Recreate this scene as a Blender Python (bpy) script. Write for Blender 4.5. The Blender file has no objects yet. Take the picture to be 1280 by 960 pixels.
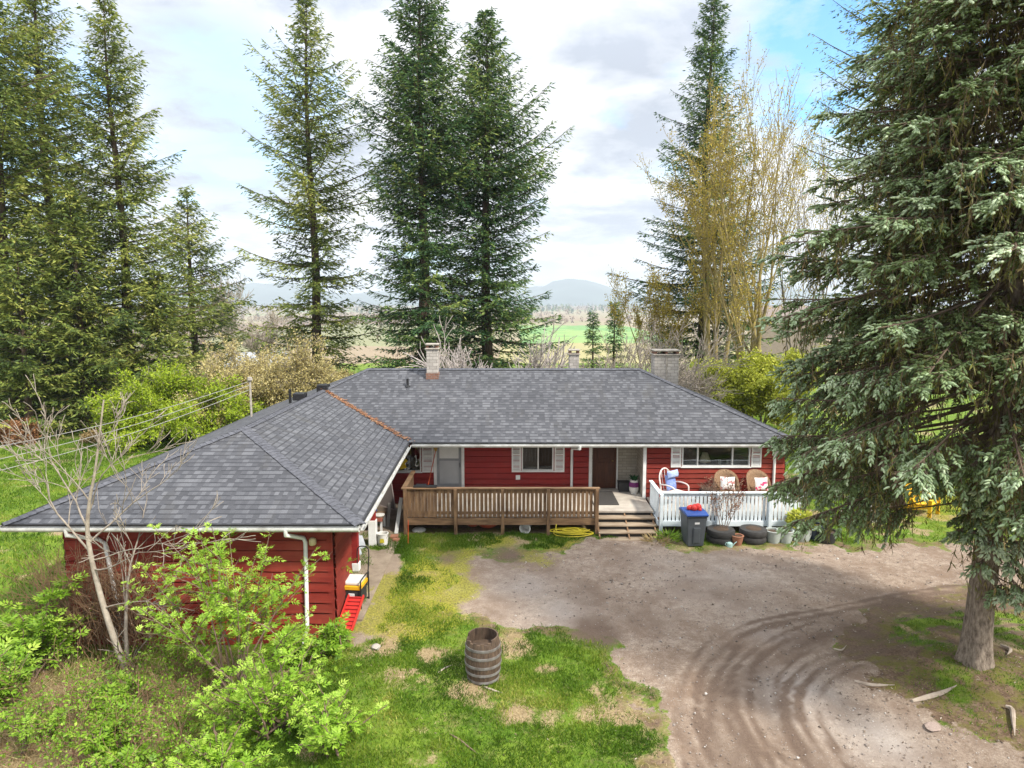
import bpy, math, random
import numpy as np
from mathutils import Vector

S = bpy.context.scene
COL = S.collection
PI = math.pi
R = math.radians
CAMZ, PITCH, FPX = 7.0, R(7.0), 853.0
CP, SP = math.cos(PITCH), math.sin(PITCH)

# ------------------------------------------------------------------ survey helpers
def ray(u, v):
    a, b = (u - 640) / FPX, (v - 480) / FPX
    return a, CP - b * SP, -SP - b * CP
def gp(u, v, z=0.0):                       # ground position read off the photograph
    a, b, c = ray(u, v); k = (z - CAMZ) / c
    return (a * k, b * k)
def yp(u, v, Y):                           # point at a known distance
    a, b, c = ray(u, v); k = Y / b
    return (a * k, Y, CAMZ + c * k)

# ------------------------------------------------------------------ numpy noise
def _h(ix, iy, s):
    n = (ix * 374761393 + iy * 668265263 + s * 1442695041) & 0xFFFFFFFF
    n = ((n ^ (n >> 13)) * 1274126177) & 0xFFFFFFFF
    return ((n ^ (n >> 16)) & 0xFFFF) / 65535.0
def vnoise(x, y, s=0):
    x = np.asarray(x, float); y = np.asarray(y, float)
    ix = np.floor(x).astype(np.int64); iy = np.floor(y).astype(np.int64)
    fx = x - ix; fy = y - iy
    fx = fx * fx * (3 - 2 * fx); fy = fy * fy * (3 - 2 * fy)
    a = _h(ix, iy, s); b = _h(ix + 1, iy, s); c = _h(ix, iy + 1, s); d = _h(ix + 1, iy + 1, s)
    return (a * (1 - fx) + b * fx) * (1 - fy) + (c * (1 - fx) + d * fx) * fy
def fbm(x, y, s=0, o=4):
    t = 0; a = 0.5; w = 0
    for i in range(o):
        t = t + a * vnoise(x, y, s + i * 17); w += a
        x = np.asarray(x) * 2.03 + 5.1; y = np.asarray(y) * 2.03 + 1.7; a *= 0.5
    return t / w
def sst(e0, e1, x):
    t = np.clip((np.asarray(x, float) - e0) / (e1 - e0), 0, 1)
    return t * t * (3 - 2 * t)
def poly_sd(px, py, poly):                 # signed distance, positive inside
    P = np.array(poly, float); n = len(P)
    d = np.full(px.shape, 1e9); ins = np.zeros(px.shape, bool)
    for i in range(n):
        a = P[i]; b = P[(i + 1) % n]; e = b - a
        t = np.clip(((px - a[0]) * e[0] + (py - a[1]) * e[1]) / (e @ e), 0, 1)
        d = np.minimum(d, np.hypot(px - a[0] - e[0] * t, py - a[1] - e[1] * t))
        c = ((a[1] > py) != (b[1] > py))
        with np.errstate(divide='ignore', invalid='ignore'):
            xi = (b[0] - a[0]) * (py - a[1]) / (b[1] - a[1] + 1e-12) + a[0]
        ins ^= c & (px < xi)
    return np.where(ins, d, -d)
def line_d(px, py, pts):
    d = np.full(px.shape, 1e9)
    for a, b in zip(pts[:-1], pts[1:]):
        a = np.array(a); b = np.array(b); e = b - a
        t = np.clip(((px - a[0]) * e[0] + (py - a[1]) * e[1]) / (e @ e), 0, 1)
        d = np.minimum(d, np.hypot(px - a[0] - e[0] * t, py - a[1] - e[1] * t))
    return d
def smooth_line(pts, n=8):
    P = [np.array(p, float) for p in pts]; P = [2 * P[0] - P[1]] + P + [2 * P[-1] - P[-2]]
    out = []
    for i in range(1, len(P) - 2):
        for k in range(n):
            t = k / n
            out.append(tuple(0.5 * ((2 * P[i]) + (-P[i-1] + P[i+1]) * t + (2*P[i-1] - 5*P[i] + 4*P[i+1] - P[i+2]) * t*t + (-P[i-1] + 3*P[i] - 3*P[i+1] + P[i+2]) * t**3)))
    out.append(tuple(P[-2]))
    return out

# ------------------------------------------------------------------ materials
def new_mat(name):
    m = bpy.data.materials.new(name); m.use_nodes = True
    nt = m.node_tree; nt.nodes.clear()
    out = nt.nodes.new('ShaderNodeOutputMaterial')
    return m, nt, out
def nd(nt, t, **kw):
    n = nt.nodes.new(t)
    for k, v in kw.items():
        if k.startswith('_'): setattr(n, k[1:], v)
    for k, v in kw.items():
        if not k.startswith('_'):
            key = k.replace('__', ' ')
            key = int(key[1:]) if key[0] == 'i' and key[1:].isdigit() else key
            if hasattr(v, 'is_output'): nt.links.new(v, n.inputs[key])
            else: n.inputs[key].default_value = v
    return n
def c4(c): return (c[0], c[1], c[2], 1.0)
def ramp(nt, fac, stops):
    r = nt.nodes.new('ShaderNodeValToRGB'); nt.links.new(fac, r.inputs[0])
    e = r.color_ramp.elements
    while len(e) < len(stops): e.new(0.5)
    for el, (p, c) in zip(e, stops): el.position = p; el.color = c4(c)
    return r.outputs[0]
def mixc(nt, f, a, b, mode='MIX'):
    m = nt.nodes.new('ShaderNodeMix'); m.data_type = 'RGBA'; m.blend_type = mode
    for s, v in ((m.inputs[0], f), (m.inputs[6], a), (m.inputs[7], b)):
        if hasattr(v, 'is_output'): nt.links.new(v, s)
        else: s.default_value = v if not isinstance(v, tuple) else c4(v)
    return m.outputs[2]
def math_(nt, op, a, b=0.0, clamp=False):
    m = nt.nodes.new('ShaderNodeMath'); m.operation = op; m.use_clamp = clamp
    for s, v in ((m.inputs[0], a), (m.inputs[1], b)):
        if hasattr(v, 'is_output'): nt.links.new(v, s)
        else: s.default_value = v
    return m.outputs[0]
def noise(nt, vec, scale, detail=4, rough=0.6):
    return nd(nt, 'ShaderNodeTexNoise', Vector=vec, Scale=scale, Detail=detail, Roughness=rough).outputs[0]

def M(name, c1, c2=None, scale=6, rough=0.75, bump=0.0, bscale=40, metal=0.0, stretch=None, spec=0.3):
    m, nt, out = new_mat(name)
    tc = nd(nt, 'ShaderNodeTexCoord').outputs['Object']
    if stretch:
        tc = nd(nt, 'ShaderNodeMapping', Vector=tc, Scale=stretch).outputs[0]
    p = nd(nt, 'ShaderNodeBsdfPrincipled', Roughness=rough, Metallic=metal)
    p.inputs['Specular IOR Level'].default_value = spec
    c2 = c2 or tuple(x * 0.72 for x in c1)
    f = noise(nt, tc, scale, 6, 0.65)
    col = ramp(nt, f, [(0.32, c2), (0.66, c1)])
    nt.links.new(col, p.inputs['Base Color'])
    if bump:
        b = nd(nt, 'ShaderNodeBump', Height=noise(nt, tc, bscale, 5), Strength=bump, Distance=0.02)
        nt.links.new(b.outputs[0], p.inputs['Normal'])
    nt.links.new(p.outputs[0], out.inputs[0])
    return m

def leaf_mat(name, stops, transl=0.25, rough=0.6, spec=0.25):
    m, nt, out = new_mat(name)
    a = nd(nt, 'ShaderNodeAttribute', _attribute_name='tint').outputs['Fac']
    col = ramp(nt, a, stops)
    p = nd(nt, 'ShaderNodeBsdfPrincipled', Base__Color=col, Roughness=rough)
    p.inputs['Specular IOR Level'].default_value = spec
    if transl > 0:
        t = nd(nt, 'ShaderNodeBsdfTranslucent', Color=col)
        mx = nd(nt, 'ShaderNodeMixShader', Fac=transl)
        nt.links.new(p.outputs[0], mx.inputs[1]); nt.links.new(t.outputs[0], mx.inputs[2])
        nt.links.new(mx.outputs[0], out.inputs[0])
    else: nt.links.new(p.outputs[0], out.inputs[0])
    return m

def shingle_mat():
    m, nt, out = new_mat('asphalt_shingles')
    uv = nd(nt, 'ShaderNodeUVMap').outputs[0]
    wob = nd(nt, 'ShaderNodeTexNoise', Vector=uv, Scale=3.0)
    uv2 = nd(nt, 'ShaderNodeVectorMath', _operation='MULTIPLY_ADD', i0=wob.outputs['Color'], i1=(0.012, 0.012, 0), i2=uv).outputs[0]
    def brick(w, h, off, freq, mort):
        b = nd(nt, 'ShaderNodeTexBrick', Vector=uv2, Color1=(0, 0, 0, 1), Color2=(1, 1, 1, 1), Mortar=(0, 0, 0, 1), Scale=1.0)
        b.inputs['Mortar Size'].default_value = mort; b.inputs['Mortar Smooth'].default_value = 0.2
        b.inputs['Bias'].default_value = 0.0; b.inputs['Brick Width'].default_value = w; b.inputs['Row Height'].default_value = h
        b.offset = off; b.offset_frequency = freq; b.squash = 0.7; b.squash_frequency = 3
        return b
    RH = 0.162
    b1 = brick(0.95, RH, 0.37, 2, 0.0)
    b2 = brick(0.135, RH, 0.23, 3, 0.0)
    n1 = noise(nt, uv, 0.30, 5); n2 = noise(nt, uv, 45, 3)
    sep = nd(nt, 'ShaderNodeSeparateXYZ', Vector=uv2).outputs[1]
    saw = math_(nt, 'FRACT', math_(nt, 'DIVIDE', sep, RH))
    v = math_(nt, 'ADD', math_(nt, 'MULTIPLY', b1.outputs['Color'], 0.10), math_(nt, 'MULTIPLY', b2.outputs['Color'], 0.36))
    v = math_(nt, 'ADD', v, math_(nt, 'MULTIPLY', n2, 0.52))
    v = math_(nt, 'ADD', v, math_(nt, 'MULTIPLY', math_(nt, 'SUBTRACT', n1, 0.5), 0.45))
    col = ramp(nt, v, [(0.12, (0.032, 0.033, 0.038)), (0.45, (0.065, 0.067, 0.076)), (0.74, (0.128, 0.131, 0.143)), (0.92, (0.24, 0.242, 0.255))])
    # shadow line at each course joint, painted dark into the colour tab by tab
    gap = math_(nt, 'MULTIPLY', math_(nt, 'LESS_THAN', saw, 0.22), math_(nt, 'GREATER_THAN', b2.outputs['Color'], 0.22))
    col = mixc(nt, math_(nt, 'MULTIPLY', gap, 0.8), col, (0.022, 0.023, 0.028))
    st = noise(nt, nd(nt, 'ShaderNodeMapping', Vector=uv, Scale=(1.0, 0.35, 1.0)).outputs[0], 1.3, 6, 0.7)
    col = mixc(nt, ramp(nt, st, [(0.55, (0, 0, 0)), (0.8, (0.6, 0.6, 0.6))]), col, (0.070, 0.066, 0.056))
    h = math_(nt, 'ADD', math_(nt, 'MULTIPLY', saw, -1.0), math_(nt, 'MULTIPLY', b2.outputs['Color'], 0.5))
    bp = nd(nt, 'ShaderNodeBump', Height=h, Strength=0.9, Distance=0.012)
    p = nd(nt, 'ShaderNodeBsdfPrincipled', Base__Color=col, Roughness=0.85, Normal=bp.outputs[0])
    p.inputs['Specular IOR Level'].default_value = 0.35
    nt.links.new(p.outputs[0], out.inputs[0])
    return m

def brick_mat(name, ca, cb, mortar, w=0.2, h=0.075, stain=0.5):
    m, nt, out = new_mat(name)
    uv = nd(nt, 'ShaderNodeUVMap').outputs[0]
    b = nd(nt, 'ShaderNodeTexBrick', Vector=uv, Color1=c4(ca), Color2=c4(cb), Mortar=c4(mortar), Scale=1.0)
    b.inputs['Mortar Size'].default_value = 0.008; b.inputs['Brick Width'].default_value = w; b.inputs['Row Height'].default_value = h
    f = noise(nt, uv, 3.0, 6, 0.7)
    col = mixc(nt, ramp(nt, f, [(0.4, (0, 0, 0)), (0.75, (stain,) * 3)]), b.outputs[0], tuple(x * 0.45 for x in ca))
    bp = nd(nt, 'ShaderNodeBump', Height=math_(nt, 'SUBTRACT', noise(nt, uv, 30, 4), b.outputs['Fac']), Strength=0.6, Distance=0.012)
    p = nd(nt, 'ShaderNodeBsdfPrincipled', Base__Color=col, Roughness=0.9, Normal=bp.outputs[0])
    nt.links.new(p.outputs[0], out.inputs[0])
    return m

def siding_mat(name, c1, c2, c3):
    m, nt, out = new_mat(name)
    tc = nd(nt, 'ShaderNodeTexCoord').outputs['Object']
    g = nd(nt, 'ShaderNodeMapping', Vector=tc, Scale=(1.2, 1.2, 26)).outputs[0]
    n1 = noise(nt, g, 1.6, 6, 0.65)
    col = ramp(nt, n1, [(0.3, c2), (0.62, c1)])
    n2 = noise(nt, tc, 0.9, 5, 0.65)
    col = mixc(nt, ramp(nt, n2, [(0.45, (0, 0, 0)), (0.75, (0.7, 0.7, 0.7))]), col, c3)
    # board to board variation
    z = nd(nt, 'ShaderNodeSeparateXYZ', Vector=tc)
    row = math_(nt, 'FLOOR', math_(nt, 'DIVIDE', z.outputs[2], 0.19))
    colm = math_(nt, 'FLOOR', math_(nt, 'ADD', math_(nt, 'DIVIDE', z.outputs[0], 3.1), math_(nt, 'MULTIPLY', row, 0.37)))
    wn = nd(nt, 'ShaderNodeTexWhiteNoise', _noise_dimensions='2D', Vector=nd(nt, 'ShaderNodeCombineXYZ', X=row, Y=colm).outputs[0]).outputs[0]
    col = mixc(nt, math_(nt, 'MULTIPLY', wn, 0.45), col, tuple(x * 0.6 for x in c2))
    bp = nd(nt, 'ShaderNodeBump', Height=n1, Strength=0.4, Distance=0.01)
    p = nd(nt, 'ShaderNodeBsdfPrincipled', Base__Color=col, Roughness=0.7, Normal=bp.outputs[0])
    p.inputs['Specular IOR Level'].default_value = 0.25
    nt.links.new(p.outputs[0], out.inputs[0])
    return m

def glass_mat():
    m, nt, out = new_mat('window_glass')
    fr = nd(nt, 'ShaderNodeFresnel', IOR=1.5).outputs[0]
    f = math_(nt, 'ADD', math_(nt, 'MULTIPLY', fr, 1.3), 0.03, True)
    t = nd(nt, 'ShaderNodeBsdfTransparent', Color=(0.88, 0.90, 0.90, 1))
    tc = nd(nt, 'ShaderNodeTexCoord').outputs['Object']
    bp = nd(nt, 'ShaderNodeBump', Height=noise(nt, tc, 1.3, 2), Strength=0.08, Distance=0.05)
    g = nd(nt, 'ShaderNodeBsdfGlossy', Roughness=0.02, Normal=bp.outputs[0])
    mx = nd(nt, 'ShaderNodeMixShader', Fac=f)
    nt.links.new(t.outputs[0], mx.inputs[1]); nt.links.new(g.outputs[0], mx.inputs[2])
    nt.links.new(mx.outputs[0], out.inputs[0])
    return m

# ------------------------------------------------------------------ object helpers
def tag(o, label=None, cat=None, group=None, kind=None):
    if label: o['label'] = label
    if cat: o['category'] = cat
    if group: o['group'] = group
    if kind: o['kind'] = kind
    return o
def thing(name, label, cat, loc=(0, 0, 0), rz=0.0, group=None):
    o = bpy.data.objects.new(name, None); COL.objects.link(o)
    o.location = loc; o.rotation_euler = (0, 0, rz); o.empty_display_size = 0.2
    return tag(o, label, cat, group)
def copy_tree(o, parent=None):
    c = o.copy(); COL.objects.link(c)
    if parent: c.parent = parent
    for ch in list(o.children): copy_tree(ch, c)
    return c
def root_loc(p):
    while p is not None and p.parent is not None: p = p.parent
    return Vector(p.location) if p is not None else Vector((0, 0, 0))
def link(name, me, mat, parent=None, loc=None):
    o = bpy.data.objects.new(name, me); COL.objects.link(o)
    if mat: me.materials.append(mat)
    if parent: o.parent = parent
    if loc is not None: o.location = loc
    return o

class MB:
    def __init__(s): s.v = []; s.f = []; s.uv = {}
    def add(s, vs, fs):
        n = len(s.v); s.v += [tuple(map(float, p)) for p in vs]
        s.f += [tuple(i + n for i in f) for f in fs]; return s
    def quad(s, *p): return s.add(p, [tuple(range(len(p)))])
    def box(s, a, b):
        x0, y0, z0 = a; x1, y1, z1 = b
        return s.add([(x0,y0,z0),(x1,y0,z0),(x1,y1,z0),(x0,y1,z0),(x0,y0,z1),(x1,y0,z1),(x1,y1,z1),(x0,y1,z1)],
                     [(0,3,2,1),(4,5,6,7),(0,1,5,4),(1,2,6,5),(2,3,7,6),(3,0,4,7)])
    def beam(s, p, q, w, h, up=(0, 0, 1)):
        p = Vector(p); q = Vector(q); d = (q - p).normalized(); u = Vector(up)
        if abs(d.dot(u)) > 0.98: u = Vector((0, 1, 0))
        r = d.cross(u).normalized() * w / 2; t = r.cross(d).normalized() * h / 2
        V = [p-r-t, p+r-t, p+r+t, p-r+t, q-r-t, q+r-t, q+r+t, q-r+t]
        return s.add(V, [(0,1,2,3),(7,6,5,4),(1,0,4,5),(2,1,5,6),(3,2,6,7),(0,3,7,4)])
    def tube(s, pts, rad, n=8, closed=False, cap=True):
        P = [Vector(p) for p in pts]; m = len(P)
        rr = rad if hasattr(rad, '__len__') else [rad] * m
        b = len(s.v); prev = None
        for i in range(m):
            d = (P[(i+1) % m] - P[i-1]) if closed else (P[min(i+1, m-1)] - P[max(i-1, 0)])
            d.normalize()
            if prev is None:
                ref = Vector((0, 0, 1)) if abs(d.z) < 0.9 else Vector((1, 0, 0)); a = d.cross(ref).normalized()
            else: a = (prev - d * prev.dot(d)).normalized()
            prev = a; c = d.cross(a)
            for k in range(n):
                t = 2 * PI * k / n; s.v.append(tuple(P[i] + (a * math.cos(t) + c * math.sin(t)) * rr[i]))
        for i in range(m if closed else m - 1):
            j = (i + 1) % m
            for k in range(n): s.f.append((b+i*n+k, b+i*n+(k+1) % n, b+j*n+(k+1) % n, b+j*n+k))
        if cap and not closed:
            s.f.append(tuple(b + k for k in range(n))[::-1]); s.f.append(tuple(b+(m-1)*n+k for k in range(n)))
        return s
    def lathe(s, prof, c=(0, 0, 0), n=20, cap0=True, cap1=True, sx=1.0, sy=1.0):
        b = len(s.v); m = len(prof)
        for r, z in prof:
            for k in range(n):
                t = 2 * PI * k / n; s.v.append((c[0] + r*sx*math.cos(t), c[1] + r*sy*math.sin(t), c[2] + z))
        for i in range(m - 1):
            for k in range(n): s.f.append((b+i*n+k, b+i*n+(k+1) % n, b+(i+1)*n+(k+1) % n, b+(i+1)*n+k))
        if cap0: s.f.append(tuple(b+k for k in range(n))[::-1])
        if cap1: s.f.append(tuple(b+(m-1)*n+k for k in range(n)))
        return s
    def prism(s, poly, lo, hi, axis=2):
        n = len(poly)
        def mk(p, h): return (p[0], p[1], h) if axis == 2 else ((p[0], h, p[1]) if axis == 1 else (h, p[0], p[1]))
        V = [mk(p, lo) for p in poly] + [mk(p, hi) for p in poly]
        F = [tuple(range(n))[::-1], tuple(range(n, 2*n))] + [(i, (i+1) % n, n+(i+1) % n, n+i) for i in range(n)]
        return s.add(V, F)
    def mesh(s, name, off=Vector((0, 0, 0)), smooth=False, recalc=True):
        me = bpy.data.meshes.new(name)
        me.from_pydata([(v[0]-off.x, v[1]-off.y, v[2]-off.z) for v in s.v], [], s.f)
        if recalc:
            import bmesh
            bm = bmesh.new(); bm.from_mesh(me); bmesh.ops.recalc_face_normals(bm, faces=bm.faces); bm.to_mesh(me); bm.free()
        uvl = me.uv_layers.new(name='UVMap')
        for p in me.polygons:
            nrm = p.normal; ax = max(range(3), key=lambda k: abs(nrm[k]))
            for li in p.loop_indices:
                co = me.vertices[me.loops[li].vertex_index].co
                uvl.data[li].uv = (co.x, co.y) if ax == 2 else ((co.y, co.z) if ax == 0 else (co.x, co.z))
        if smooth: me.polygons.foreach_set('use_smooth', [True] * len(me.polygons))
        me.update(); return me
    def build(s, name, mat, parent=None, smooth=False, bevel=0.0, world=False, seg=1):
        off = root_loc(parent) if world else Vector((0, 0, 0))
        o = link(name, s.mesh(name, off, smooth), mat, parent)
        if bevel:
            b = o.modifiers.new('edge', 'BEVEL'); b.width = bevel; b.segments = seg; b.limit_method = 'ANGLE'
        if smooth and not bevel:
            try:
                o.data.set_sharp_from_angle(angle=R(50))
            except Exception: pass
        return o

def np_mesh(name, V, F, tint=None, smooth=False):
    V = np.ascontiguousarray(V, dtype=np.float32); F = np.ascontiguousarray(F, dtype=np.int32)
    me = bpy.data.meshes.new(name); k = F.shape[1]; nf = len(F)
    me.vertices.add(len(V)); me.vertices.foreach_set('co', V.ravel())
    me.loops.add(nf * k); me.loops.foreach_set('vertex_index', F.ravel())
    me.polygons.add(nf); me.polygons.foreach_set('loop_start', np.arange(0, nf * k, k, dtype=np.int32))
    try: me.polygons.foreach_set('loop_total', np.full(nf, k, dtype=np.int32))
    except Exception: pass
    if tint is not None:
        a = me.attributes.new('tint', 'FLOAT', 'POINT'); a.data.foreach_set('value', np.ascontiguousarray(tint, dtype=np.float32))
    if smooth: me.polygons.foreach_set('use_smooth', np.ones(nf, dtype=bool))
    me.update(calc_edges=True); return me

def norm(a): return a / (np.linalg.norm(a, axis=-1, keepdims=True) + 1e-9)
def cards(P, D, Nn, L, W, tint, mid=0.45, fold=0.0):
    """leaf-shaped diamonds: base P, direction D, face normal Nn"""
    D = norm(D); Sd = norm(np.cross(D, Nn)); Nn = np.cross(Sd, D)
    L = np.asarray(L)[:, None]; W = np.asarray(W)[:, None] * 0.5
    a = P; c = P + D * L; m = P + D * L * mid
    b = m + Sd * W + Nn * W * fold; d = m - Sd * W + Nn * W * fold
    V = np.stack([a, b, c, d], 1).reshape(-1, 3)
    n = len(P); q = np.arange(n)[:, None] * 4
    if fold:
        F = np.concatenate([q + np.array([[0, 1, 2]]), q + np.array([[0, 2, 3]])])
    else: F = q + np.array([[0, 1, 2, 3]])
    return V, F, np.repeat(tint, 4)
def segs_mesh(P0, P1, R0, R1, sides=4):
    P0 = np.asarray(P0, float); P1 = np.asarray(P1, float)
    d = norm(P1 - P0); ref = np.where(np.abs(d[:, 2:3]) < 0.9, np.array([[0, 0, 1.0]]), np.array([[1.0, 0, 0]]))
    a = norm(np.cross(d, ref)); c = np.cross(d, a); n = len(P0)
    V = np.zeros((n, 2, sides, 3))
    for k in range(sides):
        t = 2 * PI * k / sides; o = a * math.cos(t) + c * math.sin(t)
        V[:, 0, k] = P0 + o * np.asarray(R0)[:, None]; V[:, 1, k] = P1 + o * np.asarray(R1)[:, None]
    q = np.arange(n)[:, None] * (2 * sides)
    F = np.concatenate([q + np.array([[k, (k+1) % sides, sides + (k+1) % sides, sides + k]]) for k in range(sides)])
    return V.reshape(-1, 3), F
def join(parts):
    Vs, Fs, Ts, n = [], [], [], 0
    for V, F, T in parts:
        Vs.append(V); Fs.append(F + n); Ts.append(T); n += len(V)
    return np.concatenate(Vs), np.concatenate(Fs), np.concatenate(Ts)
# ================================================================== WORLD, SUN, CAMERA
cam = bpy.data.cameras.new('camera'); cam.sensor_width = 36; cam.lens = 36 * FPX / 1280; cam.clip_end = 30000; cam.clip_start = 0.1
co = bpy.data.objects.new('camera', cam); COL.objects.link(co); co.location = (0, 0, CAMZ)
co.rotation_euler = (PI / 2 - PITCH, 0, 0); S.camera = co

SUN_EL, SUN_AZ = R(48), R(128)             # azimuth clockwise from +Y (north): sun behind right
W = bpy.data.worlds.new('World'); S.world = W; W.use_nodes = True
nt = W.node_tree; nt.nodes.clear()
sky = nd(nt, 'ShaderNodeTexSky', _sky_type='NISHITA'); sky.sun_disc = False
sky.sun_elevation = SUN_EL; sky.sun_rotation = SUN_AZ; sky.altitude = 50; sky.air_density = 1.2; sky.dust_density = 0.6; sky.ozone_density = 2.0
g = nd(nt, 'ShaderNodeTexCoord').outputs['Generated']
sp = nd(nt, 'ShaderNodeSeparateXYZ', Vector=g)
zc = math_(nt, 'MAXIMUM', sp.outputs[2], 0.0)
zz = math_(nt, 'ADD', zc, 0.16)
pv = nd(nt, 'ShaderNodeCombineXYZ', X=math_(nt, 'DIVIDE', sp.outputs[0], zz), Y=math_(nt, 'DIVIDE', sp.outputs[1], zz), Z=0.0).outputs[0]
pv = nd(nt, 'ShaderNodeMapping', Vector=pv, Location=(0.35, 1.1, 0.0)).outputs[0]
n1 = nd(nt, 'ShaderNodeTexNoise', Vector=pv, Scale=0.95, Detail=8, Roughness=0.58, Distortion=0.35).outputs[0]
n2 = nd(nt, 'ShaderNodeTexNoise', Vector=pv, Scale=2.1, Detail=7, Roughness=0.6, Distortion=0.2).outputs[0]
n3 = nd(nt, 'ShaderNodeTexNoise', Vector=pv, Scale=0.8, Detail=3, Roughness=0.5).outputs[0]
cover = ramp(nt, n1, [(0.28, (0, 0, 0)), (0.42, (1, 1, 1))])
body = ramp(nt, math_(nt, 'ADD', math_(nt, 'MULTIPLY', n2, 0.6), math_(nt, 'MULTIPLY', n3, 0.4)),
            [(0.40, (3.3, 3.6, 4.2)), (0.46, (4.5, 4.75, 5.2)), (0.53, (6.5, 6.5, 6.55))])
# an overcast sky is about three times brighter overhead than low down
body = nd(nt, 'ShaderNodeVectorMath', _operation='SCALE', i0=body, Scale=1.0)
nt.links.new(math_(nt, 'ADD', math_(nt, 'MULTIPLY', math_(nt, 'MAXIMUM', math_(nt, 'SUBTRACT', sp.outputs[2], 0.30), 0.0), 2.2), 0.95), body.inputs['Scale'])
body = body.outputs[0]
# two breaks in the cloud
for (dx_, dy_, dz_), rad_, amt in ((ray(1060, 25), 0.987, 1.0), (ray(285, 140), 0.990, .5), (ray(-40, 120), .988, .7)):
    dn = Vector((dx_, dy_, dz_)).normalized()
    dt = nd(nt, 'ShaderNodeVectorMath', _operation='DOT_PRODUCT', i0=g, i1=tuple(dn)).outputs['Value']
    dt = math_(nt, 'ADD', dt, math_(nt, 'MULTIPLY', math_(nt, 'SUBTRACT', n2, 0.5), 0.06))
    hole = math_(nt, 'MULTIPLY', ramp(nt, dt, [(rad_, (0, 0, 0)), (min(1.0, rad_ + .02), (1, 1, 1))]), amt)
    cover = math_(nt, 'MULTIPLY', cover, math_(nt, 'SUBTRACT', 1.0, hole))
blue = mixc(nt, 1.0, sky.outputs[0], (0.75, 1.35, 1.75), 'MULTIPLY')
skyc = mixc(nt, cover, blue, body)
low = ramp(nt, zc, [(0.0, (1, 1, 1)), (0.10, (0, 0, 0))])
skyc = mixc(nt, math_(nt, 'MULTIPLY', low, 0.5), skyc, (6.0, 6.2, 6.45))
bg = nd(nt, 'ShaderNodeBackground', Color=skyc, Strength=0.10)
nt.links.new(bg.outputs[0], nd(nt, 'ShaderNodeOutputWorld').inputs[0])

sl = bpy.data.lights.new('sun', 'SUN'); sl.energy = 3.4; sl.angle = R(6); sl.color = (1.0, 0.94, 0.84)
so = bpy.data.objects.new('sun', sl); COL.objects.link(so)
sd = Vector((math.sin(SUN_AZ) * math.cos(SUN_EL), math.cos(SUN_AZ) * math.cos(SUN_EL), math.sin(SUN_EL)))
so.rotation_euler = (-sd).to_track_quat('-Z', 'Y').to_euler(); so.location = (20, -20, 60)
S.view_settings.view_transform = 'Standard'; S.view_settings.look = 'None'; S.view_settings.gamma = 1.0
S.view_settings.exposure = 1.0
try: S.view_settings.use_curve_mapping = False
except Exception: pass
S.render.engine = 'CYCLES'
S.cycles.use_denoising = True
S.cycles.max_bounces = 6; S.cycles.transparent_max_bounces = 12; S.cycles.volume_bounces = 0
S.cycles.diffuse_bounces = 4; S.cycles.glossy_bounces = 2

# ================================================================== GROUND
def hz(x, y):
    x = np.asarray(x, float); y = np.asarray(y, float)
    h = -0.45 * sst(-3.2, -4.9, x) * sst(16.2, 13.2, y)
    h = h - 36 * sst(58, 330, y)
    d = np.hypot(x, y - 18)
    h = h + (fbm(x * 0.12, y * 0.12, 3, 3) - 0.5) * 0.5 * sst(14, 40, d)
    h = h + (fbm(x * 1.3, y * 1.3, 9, 3) - 0.5) * 0.09
    h = h + 0.22 * np.exp(-((x - 8.9) ** 2 + (y - 12.2) ** 2) / 2.2)
    return h
def hz1(x, y): return float(hz(np.array([x]), np.array([y]))[0])

GRAVEL = [gp(*p) for p in [(575,700),(700,692),(745,676),(825,676),(850,690),(960,688),(1050,684),(1280,682),(1500,690),(1560,760),
          (1280,738),(1200,738),(1110,750),(1060,772),(1050,800),(1090,845),(1170,893),(1280,935),(1500,1010),(1500,1200),
          (870,1200),(838,960),(818,900),(795,840),(760,800),(700,783),(620,783),(565,765),(560,735)]]
PATH = [gp(*p) for p in [(462,688),(508,690),(494,745),(472,800),(436,812),(446,740)]]
RUTS0 = [smooth_line([gp(*p) for p in q]) for q in (
    [(1290,741),(1180,748),(1060,772),(960,792),(905,830),(890,880),(915,960),(960,1040)],
    [(1290,752),(1180,760),(1085,778),(1000,806),(955,845),(960,900),(1010,960),(1100,1040)],
    [(905,800),(872,850),(865,900),(880,960),(900,1040)],
    [(940,830),(925,880),(945,930),(985,990)])]
def offset(pts, o):
    P = np.array(pts); d = np.gradient(P, axis=0); d /= np.linalg.norm(d, axis=1)[:, None] + 1e-9
    return [tuple(q) for q in P + np.stack([-d[:, 1], d[:, 0]], 1) * o]
RUTS = RUTS0 + [offset(RUTS0[0], o_) for o_ in (.22, .42, .64, -.26, -.5, 1.2, 1.45, 1.75)] + [offset(RUTS0[1], o_) for o_ in (.24, -.24, -.5)] + [offset(RUTS0[2], o_) for o_ in (.3, -.25)]
RW = [.30, .27, .26, .20] + [.08, .10, .07, .10, .08, .08, .09, .07, .08, .09, .07, .09, .08]
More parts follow.
